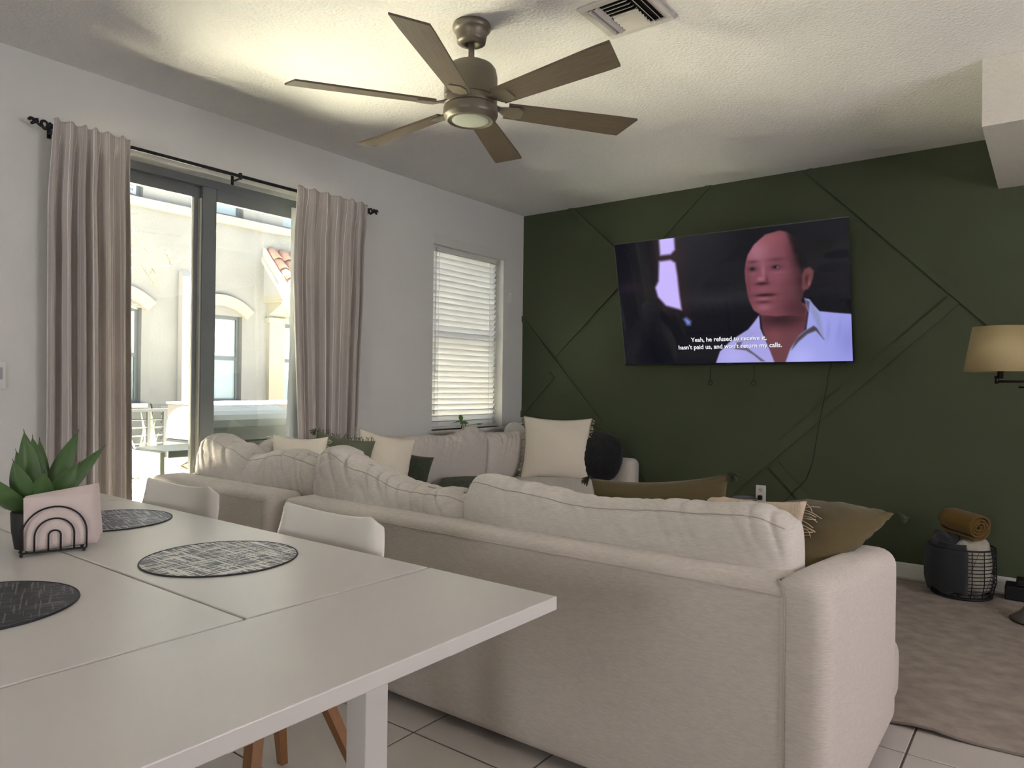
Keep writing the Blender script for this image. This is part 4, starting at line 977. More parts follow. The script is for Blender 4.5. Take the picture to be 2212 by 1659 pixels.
paint(mR*inpoly([(0.786, 0.827), (0.828, 0.767), (0.858, 0.736), (0.87, 0.756), (0.895, 0.842), (0.865, 0.774), (0.832, 0.796), (0.795, 0.851), (0.765, 0.914)], 0.006)*0.95, (0.27, 0.24, 0.25))
paint(mR*0.8*inpoly([(0.8275, 0.54), (0.846, 0.56), (0.842, 0.63), (0.835, 0.60)], 0.006), (0.28, 0.23, 0.26))
paint(mL*inpoly([(0.538, 0.844), (0.564, 0.835), (0.548, 0.885), (0.582, 0.886), (0.603, 0.917), (0.624, 0.948), (0.655, 0.994), (0.639, 0.994), (0.608, 0.943), (0.576, 0.906), (0.528, 0.894)], 0.006)*0.9, (0.34, 0.32, 0.36))
img = np.clip(img, 0, 1); lim = np.where(img <= 0.04045, img/12.92, ((img+0.055)/1.055)**2.4)
V = []; sw, sh = TW-2*bz, THt-bz-0.012; z0 = -hh+0.012
for j in range(NY+1):
    for i in range(NX+1): V.append(tvp(-hw+bz+sw*i/NX, 0.0, z0+sh*(1-j/NY)))
F = [(j*(NX+1)+i, (j+1)*(NX+1)+i, (j+1)*(NX+1)+i+1, j*(NX+1)+i+1) for j in range(NY) for i in range(NX)]
smt = bpy.data.materials.new('tv_screen'); smt.use_nodes = True; p = smt.node_tree.nodes['Principled BSDF']
at = smt.node_tree.nodes.new('ShaderNodeVertexColor'); at.layer_name = 'picture'
p.inputs['Base Color'].default_value = (0.006, 0.006, 0.008, 1); p.inputs['Roughness'].default_value = 0.045; p.inputs['Specular IOR Level'].default_value = 0.5
smt.node_tree.links.new(at.outputs[0], p.inputs['Emission Color']); p.inputs['Emission Strength'].default_value = 0.92
scr = obj('screen', V, F, smt, tv)
ca = scr.data.color_attributes.new('picture', 'FLOAT_COLOR', 'POINT')
ca.data.foreach_set('color', np.concatenate([lim.reshape(-1, 3), np.ones((lim.size//3, 1))], 1).astype(np.float32).ravel())
sub_m = bpy.data.materials.new('subtitle_white'); sub_m.use_nodes = True; p = sub_m.node_tree.nodes['Principled BSDF']
p.inputs['Base Color'].default_value = (0.02, 0.02, 0.02, 1); p.inputs['Emission Color'].default_value = (0.80, 0.80, 0.86, 1); p.inputs['Emission Strength'].default_value = 0.95
sh_m = M('subtitle_shadow', (0.03, 0.03, 0.04), 0.6)
def text_mesh(name, body, width_u, v_mid, mat, parent, dx=0.0, dz=0.0, y=0.0015, off=0.0):
    cu = bpy.data.curves.new(name, 'FONT'); cu.body = body; cu.align_x = 'CENTER'; cu.align_y = 'CENTER'; cu.size = 1.0; cu.offset = off; cu.resolution_u = 3
    to = bpy.data.objects.new(name, cu); C.objects.link(to); bpy.context.view_layer.update()
    me = bpy.data.meshes.new_from_object(to.evaluated_get(bpy.context.evaluated_depsgraph_get()))
    bpy.data.objects.remove(to); bpy.data.curves.remove(cu)
    xs = [v.co.x for v in me.vertices]; k = width_u*sw/(max(xs)-min(xs)); xm = (max(xs)+min(xs))/2
    V = [tvp((v.co.x-xm)*k+dx, y, z0+sh*(1-v_mid)+v.co.y*k+dz) for v in me.vertices]; F = [tuple(pp.vertices) for pp in me.polygons]
    bpy.data.meshes.remove(me)
    return obj(name, V, F, mat, parent)
for body, wu, vm in (('Yeah, he refused to receive it,', 0.334, 0.813), ("hasn't paid us, and won't return my calls.", 0.456, 0.871)):
    l = text_mesh('subtitle_line', body, wu, vm, sub_m, tv, off=0.018)
    text_mesh('text_shadow', body, wu, vm, sh_m, l, 0.002, -0.002, 0.0008, 0.020)
# mount, pull cords with rings, power cord
bm = bmesh.new(); add_box(bm, (1.60, -0.03, 1.60), (2.35, -0.0005, 1.64)); add_box(bm, (1.60, -0.03, 1.98), (2.35, -0.0005, 2.02)); add_box(bm, (1.75, -0.09, 1.55), (1.79, -0.03, 2.05)); add_box(bm, (2.10, -0.09, 1.55), (2.14, -0.03, 2.05)); bmobj('wall_mount', bm, black_m, tv)
for x in (1.790, 2.117):
    c = tube('pull_cord', [(x+0.008, -0.05, 1.50), (x+0.006, -0.045, 1.38), (x, -0.040, 1.258)], 0.0025, black_m, tv, 6)
    tube('ring', [(x+0.0165*math.cos(2*PI*k/20), -0.040, 1.240+0.0165*math.sin(2*PI*k/20)) for k in range(20)], 0.0032, black_m, c, 6, True)
tube('power_cord', [(2.64, -0.010, 1.45), (2.632, -0.012, 1.364), (2.616, -0.024, 1.28), (2.612, -0.028, 1.22), (2.590, -0.030, 1.10), (2.571, -0.03, 0.998), (2.55, -0.028, 0.87), (2.535, -0.026, 0.76), (2.520, -0.026, 0.68), (2.484, -0.024, 0.576), (2.43, -0.024, 0.51), (2.386, -0.024, 0.463), (2.30, -0.024, 0.36), (2.20, -0.022, 0.22), (2.16, -0.02, 0.12)], 0.0028, black_m, tv, 6)

# ------------------------------------------------------------------ laundry basket with blankets
bk = thing('wire_basket', 'round black wire basket of folded blankets by the green wall', 'basket', (3.425, -0.285, 0.013))
BX, BY, BZ0 = 3.425, -0.285, 0.013
def ring(r, z, n=40): return [(BX+r*math.cos(2*PI*k/n), BY+r*math.sin(2*PI*k/n), BZ0+z) for k in range(n)]
def brad(z): return 0.150+0.022*min(1, z/0.10)-0.004*max(0, (z-0.18)/0.1)
tubes('hoops', [ring(brad(0.018+0.0205*k), 0.018+0.0205*k) for k in range(13)], 0.0026, iron_m, bk, 5, True)
tube('rim', ring(brad(0.285), 0.285), 0.005, iron_m, bk, 8, True); tube('base_hoop', ring(0.150, 0.008), 0.008, iron_m, bk, 8, True)
tubes('uprights', [[(BX+brad(z)*math.cos(a), BY+brad(z)*math.sin(a), BZ0+z) for z in (0.0, 0.05, 0.1, 0.2, 0.285)] for a in [2*PI*k/16 for k in range(16)]], 0.0026, iron_m, bk, 5)
tubes('diagonals', [[(BX+(brad(z)-0.003)*math.cos(a+z*2.2), BY+(brad(z)-0.003)*math.sin(a+z*2.2), BZ0+z) for z in (0.0, 0.07, 0.14, 0.21, 0.28)] for a in [2*PI*k/8 for k in range(8)]], 0.0016, M('red_brown_cane', (0.25, 0.16, 0.13), 0.7), bk, 4)
def blob_mesh(name, c, rx, ry, rz, mat, seed, p=3.2, wr=0.012, n=40, rows=24):
    V, F = [], []
    for j in range(rows+1):
        ph = -PI/2+PI*j/rows
        for i in range(n):
            th_ = 2*PI*i/n; cx_, sx_ = math.cos(th_), math.sin(th_); k = 2/p
            d = Vector((math.copysign(abs(cx_)**k, cx_)*abs(math.cos(ph))**k, math.copysign(abs(sx_)**k, sx_)*abs(math.cos(ph))**k, math.copysign(abs(math.sin(ph))**k, math.sin(ph))))
            w = 1+wr/min(rx, ry, rz)*noise.noise(d*2.2+Vector((seed, 0, 0)))
            V.append(Vector(c)+Vector((d.x*rx*w, d.y*ry*w, d.z*rz*w)))
    for j in range(rows):
        for i in range(n): F.append((j*n+i, j*n+(i+1) % n, (j+1)*n+(i+1) % n, (j+1)*n+i))
    return obj(name, V, F, mat, None, True)
wb_ = tag(blob_mesh('blanket', (3.472, -0.290, 0.187), 0.100, 0.118, 0.160, whiteknit_m, 3.0), 'white waffle-knit blanket filling the right half of the wire basket', 'blanket', 'blankets in the basket')
db = tag(blob_mesh('blanket', (3.348, -0.288, 0.205), 0.083, 0.105, 0.168, charcoal_m, 8.0), 'charcoal knitted blanket bulging at the left of the wire basket', 'blanket', 'blankets in the basket')
# charcoal end hanging over the outside of the hoops
V, F = [], []
for j in range(15):
    z = 0.325-0.275*j/14
    for i in range(19):
        a = math.radians(150+135*i/18); r = brad(max(0, z-BZ0))+0.010+0.004*noise.noise((a*4, z*20, 1)) if z < 0.305 else 0.135+0.006*math.sin(a*6)
        V.append((BX+r*math.cos(a), BY+r*math.sin(a), z-0.012*math.sin(i*1.1)*(j == 14)))
for j in range(14):
    for i in range(18): F.append((j*19+i, j*19+i+1, (j+1)*19+i+1, (j+1)*19+i))
hang = obj('hanging_end', V, F, charcoal_m, db, True); hang.modifiers.new('thickness', 'SOLIDIFY').thickness = 0.008
# mustard roll: spiral cross-section swept along its axis
ax0 = Vector((3.520, -0.365, 0.424)); axd = Vector((-0.80, 0.60, 0.10)).normalized(); e1 = Vector((0, 0, 1)); e1 = (e1-axd*e1.dot(axd)).normalized(); e2 = axd.cross(e1)
V, F = [], []; ns, nl = 120, 12
for l in range(nl+1):
    t = l/nl; c = ax0+axd*(0.235*t)
    for i in range(ns+1):
        f = i/ns; th_ = f*2*PI*3.6; r = 0.014+0.066*f+0.004*noise.noise((th_*0.8, t*2, 2)); r *= (1.0-0.25*max(0, t-0.8)/0.2)
        V.append(c+e1*(r*1.0*math.cos(th_))+e2*(r*1.12*math.sin(th_))+axd*0.008*noise.noise((th_, 0, 5)))
for l in range(nl):
    for i in range(ns): F.append((l*(ns+1)+i, l*(ns+1)+i+1, (l+1)*(ns+1)+i+1, (l+1)*(ns+1)+i))
mr = obj('blanket', V, F, mustard_m, None, True); smd = mr.modifiers.new('thickness', 'SOLIDIFY'); smd.thickness = 0.012
tag(mr, 'rolled mustard fleece blanket on top of the wire basket', 'blanket', 'blankets in the basket')

# ------------------------------------------------------------------ floor lamp at the right edge
lp = thing('floor_lamp', 'swing-arm floor lamp with cream shade beside the green wall', 'lamp', (3.815, -0.62, 0.012))
lathe('base', [(0.0, 0.0), (0.142, 0.0), (0.143, 0.010), (0.128, 0.022), (0.105, 0.038), (0.085, 0.066), (0.060, 0.082), (0.022, 0.088), (0.0, 0.088)], (3.815, -0.62, 0.012), M('pewter_base', (0.45, 0.42, 0.38), 0.35, metal=0.4), lp, 40)
tube('base_rim', [(3.815+0.143*math.cos(2*PI*k/40), -0.62+0.143*math.sin(2*PI*k/40), 0.018) for k in range(40)], 0.0045, bronze_m, lp, 6, True)
tube('pole', [(3.815, -0.62, 0.095), (3.815, -0.62, 1.30)], 0.010, bronze_m, lp, 12)
tube('arm', [(3.815, -0.62, 1.255), (3.604, -0.62, 1.255)], 0.0065, bronze_m, lp, 10)
tube('arm', [(3.815, -0.62, 1.225), (3.70, -0.62, 1.225)], 0.005, bronze_m, lp, 10)
tube('arm_knuckle', [(3.604, -0.62, 1.243), (3.604, -0.62, 1.285)], 0.0095, bronze_m, lp, 12)
tube('socket', [(3.620, -0.62, 1.27), (3.620, -0.62, 1.38)], 0.014, bronze_m, lp, 12)
sv, sf = lathe_geo([(0.168, 1.306), (0.128, 1.545)], (3.620, -0.62, 0), 48)
sf = [f for f in sf if len(f) == 4]
shd = obj('lamp_shade', sv, sf, shade_m, lp, True); shd.modifiers.new('thickness', 'SOLIDIFY').thickness = 0.002
tubes('shade_spider', [[(3.620, -0.62, 1.50), (3.620+0.13*math.cos(a), -0.62+0.13*math.sin(a), 1.53)] for a in (0.3, 2.4, 4.5)], 0.002, bronze_m, lp, 5)
# low black media box
mbx = thing('media_box', 'low black stepped box on the rug at the right edge', 'box', (3.76, -0.18, 0.012))
box('lower_body', (3.632, -0.245, 0.013), (3.95, -0.10, 0.092), black_m, mbx, 0.006, 2); box('upper_body', (3.685, -0.225, 0.092), (3.95, -0.11, 0.128), black_m, mbx, 0.005, 2)

# small round side table with a dish behind the olive pillow, and other corner things
st = thing('side_table', 'small round side table with a metal rim below the wall outlet', 'table', (2.23, -0.52, 0.012))
lathe('top', [(0.0, 0.455), (0.075, 0.455), (0.080, 0.462), (0.080, 0.480), (0.077, 0.482), (0.074, 0.476), (0.0, 0.475)], (2.225, -0.52, 0.0), M('brushed_tin', (0.55, 0.55, 0.54), 0.35, metal=0.5), st, 36)
tube('stem', [(2.225, -0.52, 0.03), (2.225, -0.52, 0.456)], 0.012, black_m, st, 12); lathe('foot', [(0.09, 0.0), (0.09, 0.012), (0.02, 0.02)], (2.225, -0.52, 0.0125), black_m, st, 28)
sp = thing('round_speaker', 'white round disc speaker standing behind the chaise cushion', 'speaker', (0.155, -0.33, 0.70))
dv, df = lathe_geo([(0.0, 0.0), (0.088, 0.0), (0.094, 0.006), (0.094, 0.022), (0.088, 0.028), (0.0, 0.028)], (0, 0, 0), 44)
Rm = Matrix.Translation((0.160, -0.315, 0.795)) @ Matrix.Rotation(math.radians(-40), 4, 'Z') @ Matrix.Rotation(PI/2, 4, 'Y')
obj('disc', [Rm @ v for v in dv], df, white_trim, sp, True)
box('stand', (0.135, -0.36, 0.7005), (0.20, -0.27, 0.712), white_trim, sp, 0.004, 2)
# sprig in a glass on the window sill
sg = thing('sill_plant', 'small green leafy cutting on the window sill before the blind', 'plant', (0.012, -0.82, 0.842))
struct(box('window_sill', (-0.12, WY0-0.015, WZ0-0.02), (0.045, WY1+0.015, WZ0), white_trim))
lathe('bottle', [(0.0, 0.0), (0.020, 0.0), (0.021, 0.02), (0.016, 0.035), (0.012, 0.042), (0.013, 0.045)], (0.018, -0.815, WZ0), MATS['clear_glass'], sg, 20)
stem_top = Vector((0.02, -0.84, 0.905))
tube('stem', [(0.018, -0.815, 0.85), (0.019, -0.825, 0.88), stem_top], 0.0018, leaf2_m, sg, 6)
tube('stem', [(0.018, -0.815, 0.85), (0.022, -0.72, 0.875), (0.02, -0.62, 0.880)], 0.0015, leaf2_m, sg, 6)
for b, t, w_ in ((stem_top, (0.02, -0.868, 0.962), 0.036), (stem_top, (0.03, -0.93, 0.905), 0.030), (stem_top, (0.06, -0.885, 0.882), 0.032), (stem_top, (0.055, -0.80, 0.886), 0.032), (stem_top, (-0.005, -0.77, 0.905), 0.028), (stem_top, (0.01, -0.945, 0.893), 0.024), (Vector((0.02, -0.65, 0.88)), (0.03, -0.585, 0.878), 0.036)):
    V, F = leaf_geo(b, t, (0.8, 0.5, 0.3) if abs(t[2]-b.z) < 0.04 else (0.65, 0.75, 0), w_, 0.004, 8, 0.12)
    obj('leaf', V, F, leaf2_m, sg, True)

# ------------------------------------------------------------------ outside: deck, railings, grill, plants, the building opposite
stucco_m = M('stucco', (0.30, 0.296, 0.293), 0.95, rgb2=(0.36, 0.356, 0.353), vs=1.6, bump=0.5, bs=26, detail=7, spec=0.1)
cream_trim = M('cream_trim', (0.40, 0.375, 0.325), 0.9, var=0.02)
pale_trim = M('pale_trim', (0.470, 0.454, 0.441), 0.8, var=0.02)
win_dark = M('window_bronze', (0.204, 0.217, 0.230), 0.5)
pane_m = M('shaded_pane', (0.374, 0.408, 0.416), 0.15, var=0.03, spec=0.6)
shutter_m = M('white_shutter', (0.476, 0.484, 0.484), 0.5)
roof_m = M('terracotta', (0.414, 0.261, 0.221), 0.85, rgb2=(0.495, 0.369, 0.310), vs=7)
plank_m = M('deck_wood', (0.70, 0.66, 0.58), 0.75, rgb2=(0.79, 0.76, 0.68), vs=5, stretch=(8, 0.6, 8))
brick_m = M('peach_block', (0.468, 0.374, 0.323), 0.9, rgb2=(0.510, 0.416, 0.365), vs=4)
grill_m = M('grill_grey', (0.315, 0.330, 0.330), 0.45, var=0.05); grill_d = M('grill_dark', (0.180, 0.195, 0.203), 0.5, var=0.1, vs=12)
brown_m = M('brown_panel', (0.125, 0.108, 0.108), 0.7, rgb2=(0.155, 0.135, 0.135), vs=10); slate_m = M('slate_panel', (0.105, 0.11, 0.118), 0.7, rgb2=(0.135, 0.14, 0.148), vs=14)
sprig_m = M('spring_leaf', (0.17, 0.19, 0.06), 0.7, rgb2=(0.22, 0.24, 0.09), vs=20); twig_m = M('twig', (0.20, 0.18, 0.145), 0.8)
struct(box('ground', (-30, -30, -0.6), (-0.19, 30, -0.35), M('courtyard_ground', (0.384, 0.368, 0.344), 0.95)))
struct(box('added_shade_eave', (-1.35, RY, 2.98), (-0.18, -1.55, 3.10), pale_trim))  # unseen overhang added to keep sun off the deck near the door
struct(box('door_step', (-0.30, DY0, -0.34), (-0.181, DY1, -0.005), M('concrete_step', (0.62, 0.60, 0.56), 0.9)))
deck = struct(box('deck', (-5.30, -6.2, -0.34), (-0.31, 3.2, -0.06), M('deck_frame', (0.40, 0.36, 0.31), 0.9)))
pm_ = None
for k in range(35):
    x = -5.30+0.1427*k
    if pm_ is None:
        o = box('plank', (x, -6.2, -0.06), (x+0.136, 3.2, -0.032), plank_m, deck, 0.003, 1); pm_ = o.data; l0 = o.location.copy()
    else:
        o = bpy.data.objects.new('plank', pm_); link(o, deck); o.location = l0+Vector((0.1427*k, 0, 0))
def railing(label, x, y0, y1, ztop, posts, zb=-0.03, bars=8):
    t = thing('deck_railing', label, 'railing', (x, (y0+y1)/2, zb))
    box('top_rail', (x-0.025, y0, ztop-0.035), (x+0.025, y1, ztop), iron_m, t)
    for y, w in posts: box('post', (x-0.022, y-w/2, zb), (x+0.022, y+w/2, ztop-0.035), iron_m, t)
    for k in range(bars):
        z = ztop-0.035-(ztop-0.035-zb-0.04)*(k+1)/(bars)+0.0
        tube('bar', [(x, y0, z), (x, y1, z)], 0.009, iron_m, t, 8)
    return t
railing('dark metal railing of horizontal bars along the far edge of the deck', -5.2, -6.0, 2.6, 0.852, [(-5.9, 0.05), (-4.4, 0.05), (-2.9, 0.05), (-1.7, 0.045), (-0.845, 0.04), (-0.62, 0.085), (-0.41, 0.04), (-0.26, 0.05), (0.5, 0.045), (1.5, 0.045), (2.5, 0.05)])
railing('second dark metal railing behind the deck, before the opposite building', -6.3, -0.28, 2.4, 0.885, [(-0.21, 0.12), (0.55, 0.05), (1.5, 0.05), (2.35, 0.05)], -0.35, 10)
# low block wall in front of the opposite building
bw = thing('block_wall', 'low peach block wall left of the second railing', 'wall', (-6.35, -1.7, -0.35))
box('core', (-6.44, -2.6, -0.35), (-6.30, -0.86, 0.765), M('mortar', (0.62, 0.55, 0.50), 0.95), bw)
bkm = None
for r in range(10):
    for c in range(6):
        y0 = -2.6+0.29*c+(0.0 if r % 2 == 0 else 0.0); z0_ = -0.345+0.111*r
        if bkm is None: o = box('brick', (-6.300, y0+0.004, z0_), (-6.285, y0+0.286, z0_+0.103), brick_m, bw, 0.003, 1); bkm = o.data; l0 = o.location.copy()
        else: o = bpy.data.objects.new('brick', bkm); link(o, bw); o.location = l0+Vector((0, 0.29*c, 0.111*r))
box('cap', (-6.46, -2.62, 0.766), (-6.27, -0.85, 0.80), pale_trim, bw)

# opposite building
FX = -7.2
bd = thing('building', 'cream stucco building across the deck with arched window brows', 'building', (FX, 1.0, -0.35))
wins = [(-2.50, -1.66, 0.865, 2.315), (-0.84, -0.005, 0.865, 2.315), (0.83, 1.68, 0.865, 2.315), (2.50, 3.40, -0.05, 2.26),
        (-2.50, -1.66, 3.985, 5.40), (-0.84, -0.005, 3.985, 5.40), (0.83, 1.68, 3.985, 5.40), (2.46, 3.32, 3.985, 5.40)]
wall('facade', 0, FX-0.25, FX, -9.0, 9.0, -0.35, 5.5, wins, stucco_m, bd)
box('cornice', (FX, -9.0, 3.84), (FX+0.10, 9.0, 3.972), cream_trim, bd, 0.01, 1)
for i, (y0, y1, z0_, z1_) in enumerate(wins):
    bm = bmesh.new(); f = 0.055; xo = FX-0.10
    add_box(bm, (xo-0.05, y0, z0_), (xo, y0+f, z1_)); add_box(bm, (xo-0.05, y1-f, z0_), (xo, y1, z1_)); add_box(bm, (xo-0.05, y0+f, z0_), (xo, y1-f, z0_+f)); add_box(bm, (xo-0.05, y0+f, z1_-f), (xo, y1-f, z1_))
    zm = 1.60 if z1_ < 3 else 4.7
    add_box(bm, (xo-0.045, y0+f, zm-0.03), (xo-0.002, y1-f, zm+0.03))
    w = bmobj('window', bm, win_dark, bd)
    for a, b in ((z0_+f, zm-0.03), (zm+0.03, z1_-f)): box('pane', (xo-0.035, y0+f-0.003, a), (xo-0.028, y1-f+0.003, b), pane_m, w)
    if i in (0, 1, 4, 5):      # louvred shutters inside the upper sash
        a, b = (zm+0.03, z1_-f) if z1_ < 3 else (z0_+f, zm-0.03)
        bm = bmesh.new(); ym_ = (y0+y1)/2
        for u0, u1 in ((y0+f, y0+f+0.05), (y1-f-0.05, y1-f)): add_box(bm, (xo-0.027, u0, a), (xo-0.010, u1, b))
        n_ = int((b-a)/0.075)
        for k in range(n_): add_box(bm, (xo-0.026, y0+f+0.05, a+0.012+k*0.075), (xo-0.014, y1-f-0.05, a+0.050+k*0.075))
        bmobj('shutter', bm, shutter_m, w)
    if i == 3: box('blind', (xo-0.027, y0+f, 1.30), (xo-0.015, y1-f, z1_-f-0.06), shutter_m, w)
    if z1_ < 3 and i != 3:
        box('sill', (FX, y0-0.08, z0_-0.07), (FX+0.07, y1+0.08, z0_), pale_trim, w)
        yc = (y0+y1)/2; Rr = 0.86; zc_ = 2.655-Rr; a0 = math.radians(45); poly = []
        n_ = 14
        for k in range(n_+1): a = PI/2+a0-2*a0*k/n_; poly.append((yc+Rr*math.cos(a), zc_+Rr*math.sin(a)))
        for k in range(n_, -1, -1): a = PI/2+a0-2*a0*k/n_; poly.append((yc+(Rr-0.185)*math.cos(a), zc_+(Rr-0.185)*math.sin(a)))
        prism('brow', poly, 0, FX, FX+0.07, cream_trim, bd)
ds = box('downspout', (FX, 0.565, -0.35), (FX+0.13, 0.70, 2.86), pale_trim, bd)
prism('downspout_cap', [(FX, 2.86), (FX+0.13, 2.86), (FX, 2.97)], 1, 0.565, 0.70, pale_trim, bd)
# porch roof with barrel tiles on a corbel
ys, ye = 2.09, 5.0; zt, ze, xe = 3.57, 2.81, -6.46
prism('roof_deck', [(FX, zt-0.02), (FX, zt-0.14), (xe, ze-0.14), (xe, ze-0.02)], 1, ys+0.02, ye, M('roof_underlay', (0.55, 0.34, 0.28), 0.9), bd)
prism('rake_board', [(FX, zt), (FX, zt-0.20), (xe-0.02, ze-0.20), (xe+0.02, ze-0.02)], 1, ys-0.03, ys+0.02, pale_trim, bd)
prism('rake_moulding', [(FX, zt-0.16), (FX, zt-0.26), (xe-0.04, ze-0.26), (xe-0.02, ze-0.16)], 1, ys-0.055, ys-0.03, pale_trim, bd)
prism('gable_side', [(FX, zt-0.2), (FX, 2.72), (xe-0.06, 2.72), (xe-0.06, ze-0.2)], 1, ys, ys+0.05, M('side_stucco', (0.399, 0.387, 0.387), 0.95), bd)
box('porch_soffit', (FX, ys, 2.60), (xe-0.05, ye, 2.72), cream_trim, bd)
sl = Vector((xe-FX, 0, ze-zt)); sll = sl.length; sl.normalize(); nrm2 = Vector((-sl.z, 0, sl.x)); nrm2 = nrm2 if nrm2.z > 0 else -nrm2
tile_me = None
for r in range(4):
    for c in range(9):
        if tile_me is None:
            V, F = [], []; ln = 0.31; n_ = 8
            for e_, r_ in ((0, 0.075), (ln, 0.095)):
                for k in range(n_+1):
                    a = PI*k/n_
                    for o_ in (0.0, 0.014): V.append(sl*e_+Vector((0, -(r_-o_)*math.cos(a), 0))+nrm2*((r_-o_)*0.75*math.sin(a)+(0.02 if e_ else 0)))
            q = 2*(n_+1)
            for k in range(n_):
                F += [(2*k, 2*k+2, q+2*k+2, q+2*k), (2*k+1, q+2*k+1, q+2*k+3, 2*k+3), (q+2*k, q+2*k+2, q+2*k+3, q+2*k+1), (2*k, 2*k+1, 2*k+3, 2*k+2)]
            tile_me = bpy.data.meshes.new('roof_tile'); tile_me.from_pydata(V, [], F); tile_me.materials.append(roof_m); tile_me.shade_smooth()
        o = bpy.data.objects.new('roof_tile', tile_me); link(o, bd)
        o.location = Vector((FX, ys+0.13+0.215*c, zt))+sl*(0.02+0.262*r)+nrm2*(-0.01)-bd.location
poly = []
for k in range(13):
    t = k/12; poly.append((FX+0.44-0.40*(0.5-0.5*math.cos(PI*t))*1.0, 2.60-0.26*t))
poly = [(FX, 2.60)]+poly+[(FX, 2.34)]
prism('corbel', poly, 1, 2.16, 2.56, cream_trim, bd)
box('pilaster', (FX, 2.16, -0.35), (FX+0.09, 2.47, 2.26), cream_trim, bd); box('pilaster_cap', (FX, 2.12, 2.26), (FX+0.13, 2.51, 2.34), cream_trim, bd)

# grill with a side shelf, standing on the deck outside the door
gr = thing('gas_grill', 'grey barbecue grill with a side shelf on the deck', 'grill', (-0.72, -2.6, -0.032))
box('side_shelf', (-0.62, -3.14, 0.758), (-0.20, -2.80, 0.800), grill_m, gr, 0.006, 2)
bm = bmesh.new(); add_box(bm, (-0.60, -3.165, 0.625), (-0.24, -3.140, 0.790), 0.003, 1); bmobj('shelf_flap', bm, grill_d, gr)
box('fire_box', (-0.92, -2.80, 0.56), (-0.40, -2.14, 0.82), grill_d, gr, 0.02, 2)
poly = [(-0.92, 0.82)]+[(-0.66-0.26*math.cos(PI*k/14), 0.82+0.22*math.sin(PI*k/14)**0.6) for k in range(1, 14)]+[(-0.40, 0.82)]
pv = [(x, z) for x, z in poly]
n_ = len(pv); V = [(x, -2.79, z) for x, z in pv]+[(x, -2.15, z) for x, z in pv]
F = [tuple(range(n_)), tuple(range(n_, 2*n_))[::-1]]+[(i, n_+i, n_+(i+1) % n_, (i+1) % n_) for i in range(n_)]
obj('lid', V, F, grill_m, gr)
box('cart', (-0.88, -2.76, 0.06), (-0.44, -2.18, 0.56), grill_d, gr, 0.01, 2)
for x in (-0.86, -0.46):
    for y in (-2.74, -2.20): lathe('wheel', [(0.0, 0.0), (0.03, 0.0), (0.03, 0.09), (0.0, 0.09)], (x, y, -0.031), black_m, gr, 14)
tubes('gas_hose', [[(-0.5, -2.82, 0.66), (-0.42, -2.90, 0.70), (-0.36, -2.98, 0.69), (-0.40, -2.88, 0.64), (-0.5, -2.82, 0.58)]], 0.009, M('hose_yellow', (0.70, 0.62, 0.42), 0.6), gr, 6)
# dark storage bench seen through the right-hand pane
sb = thing('storage_bench', 'dark brown outdoor storage bench with a slate base on the deck', 'bench', (-2.5, -0.9, -0.032))
box('lid_panel', (-2.85, -1.80, 0.865), (-2.20, 0.55, 0.990), brown_m, sb, 0.008, 2); box('top_strip', (-2.86, -1.81, 0.990), (-2.19, 0.56, 1.008), chrome_m, sb, 0.003, 1)
box('seam_strip', (-2.202, -1.80, 0.858), (-2.194, 0.55, 0.866), chrome_m, sb); box('base_panel', (-2.84, -1.79, -0.031), (-2.21, -1.155, 0.862), slate_m, sb, 0.006, 1); box('base_panel', (-2.84, -1.150, -0.031), (-2.213, 0.54, 0.862), slate_m, sb, 0.006, 1)
# spiky plants behind the railing
def spiky(label, x, y, z, h, n, seed, w=0.05):
    r_ = random.Random(seed); t = thing('garden_agave', label, 'plant', (x, y, z), 'spiky plants behind the railing')
    for k in range(n):
        a = 2*PI*k/n+r_.uniform(-.3, .3); l = h*r_.uniform(0.7, 1.1); s = r_.uniform(0.1, 0.55)
        V, F = leaf_geo((x+0.02*math.cos(a), y+0.02*math.sin(a), z), (x+l*s*math.cos(a), y+l*s*math.sin(a), z+l), (-math.sin(a), math.cos(a), 0), w, -0.02, 8, 0.2)
        obj('leaf', V, F, M('garden_leaf', (0.42, 0.54, 0.38), 0.6, rgb2=(0.66, 0.70, 0.42), vs=6), t, True)
spiky('pale green spiky plant behind the thick railing post', -5.72, -0.40, -0.35, 1.12, 12, 3, 0.07)
spiky('yellow green spiky plant left of the thick railing post', -5.75, -0.80, -0.35, 1.05, 12, 6, 0.04)
spiky('small spiky plant near the grill lid', -5.72, 0.02, -0.35, 0.85, 10, 9, 0.05)
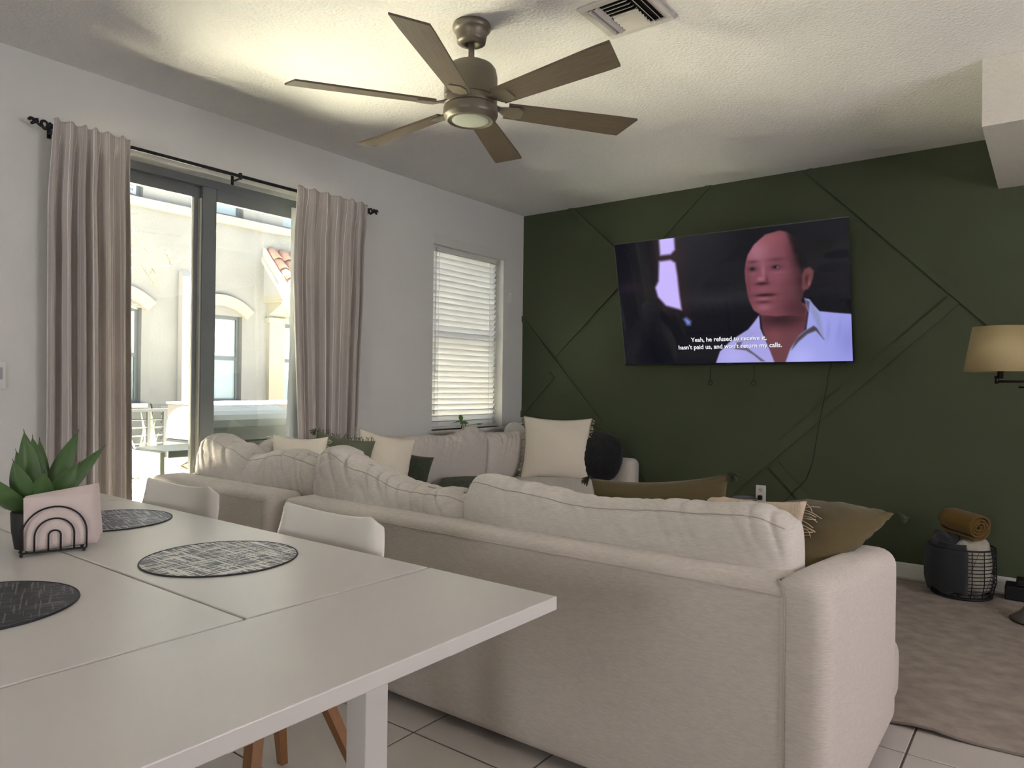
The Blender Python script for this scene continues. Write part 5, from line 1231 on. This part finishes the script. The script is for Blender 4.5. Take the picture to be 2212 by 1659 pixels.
# slender tree whose branch tips reach in front of the building
tr = thing('slender_tree', 'slender tree with thin yellow green branch tips before the building', 'tree', (-4.05, -2.6, -0.35))
tube('trunk', [(-4.05, -2.6, -0.35), (-4.03, -2.55, 0.8), (-4.06, -2.45, 1.8), (-4.02, -2.30, 2.5), (-4.0, -2.2, 3.2)], [0.05, 0.042, 0.034, 0.024, 0.012], twig_m, tr, 8)
br = [[(-4.03, -2.34, 2.38), (-4.0, -1.9, 2.37), (-4.0, -1.62, 2.402), (-4.0, -1.32, 2.455), (-4.0, -1.115, 2.55), (-4.0, -0.93, 2.655)],
      [(-4.02, -2.30, 2.5), (-3.98, -1.8, 2.50), (-3.98, -1.5, 2.575), (-3.98, -1.38, 2.66), (-3.98, -1.25, 2.64)], [(-4.0, -1.5, 2.43), (-4.0, -1.44, 2.34), (-4.0, -1.38, 2.25), (-4.0, -1.34, 2.20)],
      [(-4.0, -1.2, 2.5), (-4.0, -1.24, 2.60), (-4.0, -1.31, 2.66)], [(-4.02, -2.4, 2.2), (-4.0, -1.9, 2.03), (-4.0, -1.6, 1.99), (-4.0, -1.45, 2.0)], [(-4.0, -2.2, 2.9), (-4.0, -1.8, 2.75), (-4.0, -1.62, 2.78), (-4.0, -1.56, 2.84)]]
for b in br: tube('branch', b, [0.007-0.005*i/(len(b)-1) for i in range(len(b))], twig_m, tr, 5)
r_ = random.Random(12); V, F = [], []
for b in br:
    for i in range(len(b)-1):
        p0, p1 = Vector(b[i]), Vector(b[i+1]); n_ = max(3, int((p1-p0).length/0.022))
        for k in range(n_):
            if r_.random() < 0.45: continue
            p = p0.lerp(p1, r_.random()); d = Vector((r_.uniform(-1, 1), r_.uniform(-.6, 1), r_.uniform(-.9, .8))).normalized()
            vs, fs = leaf_geo(p, p+d*r_.uniform(0.04, 0.10), d.orthogonal(), r_.uniform(0.010, 0.018), 0.004, 4, 0.1); q = len(V); V += vs; F += [tuple(i_+q for i_ in f) for f in fs]
fo = obj('foliage', V, F, sprig_m, tr, True); fo['kind'] = 'stuff'
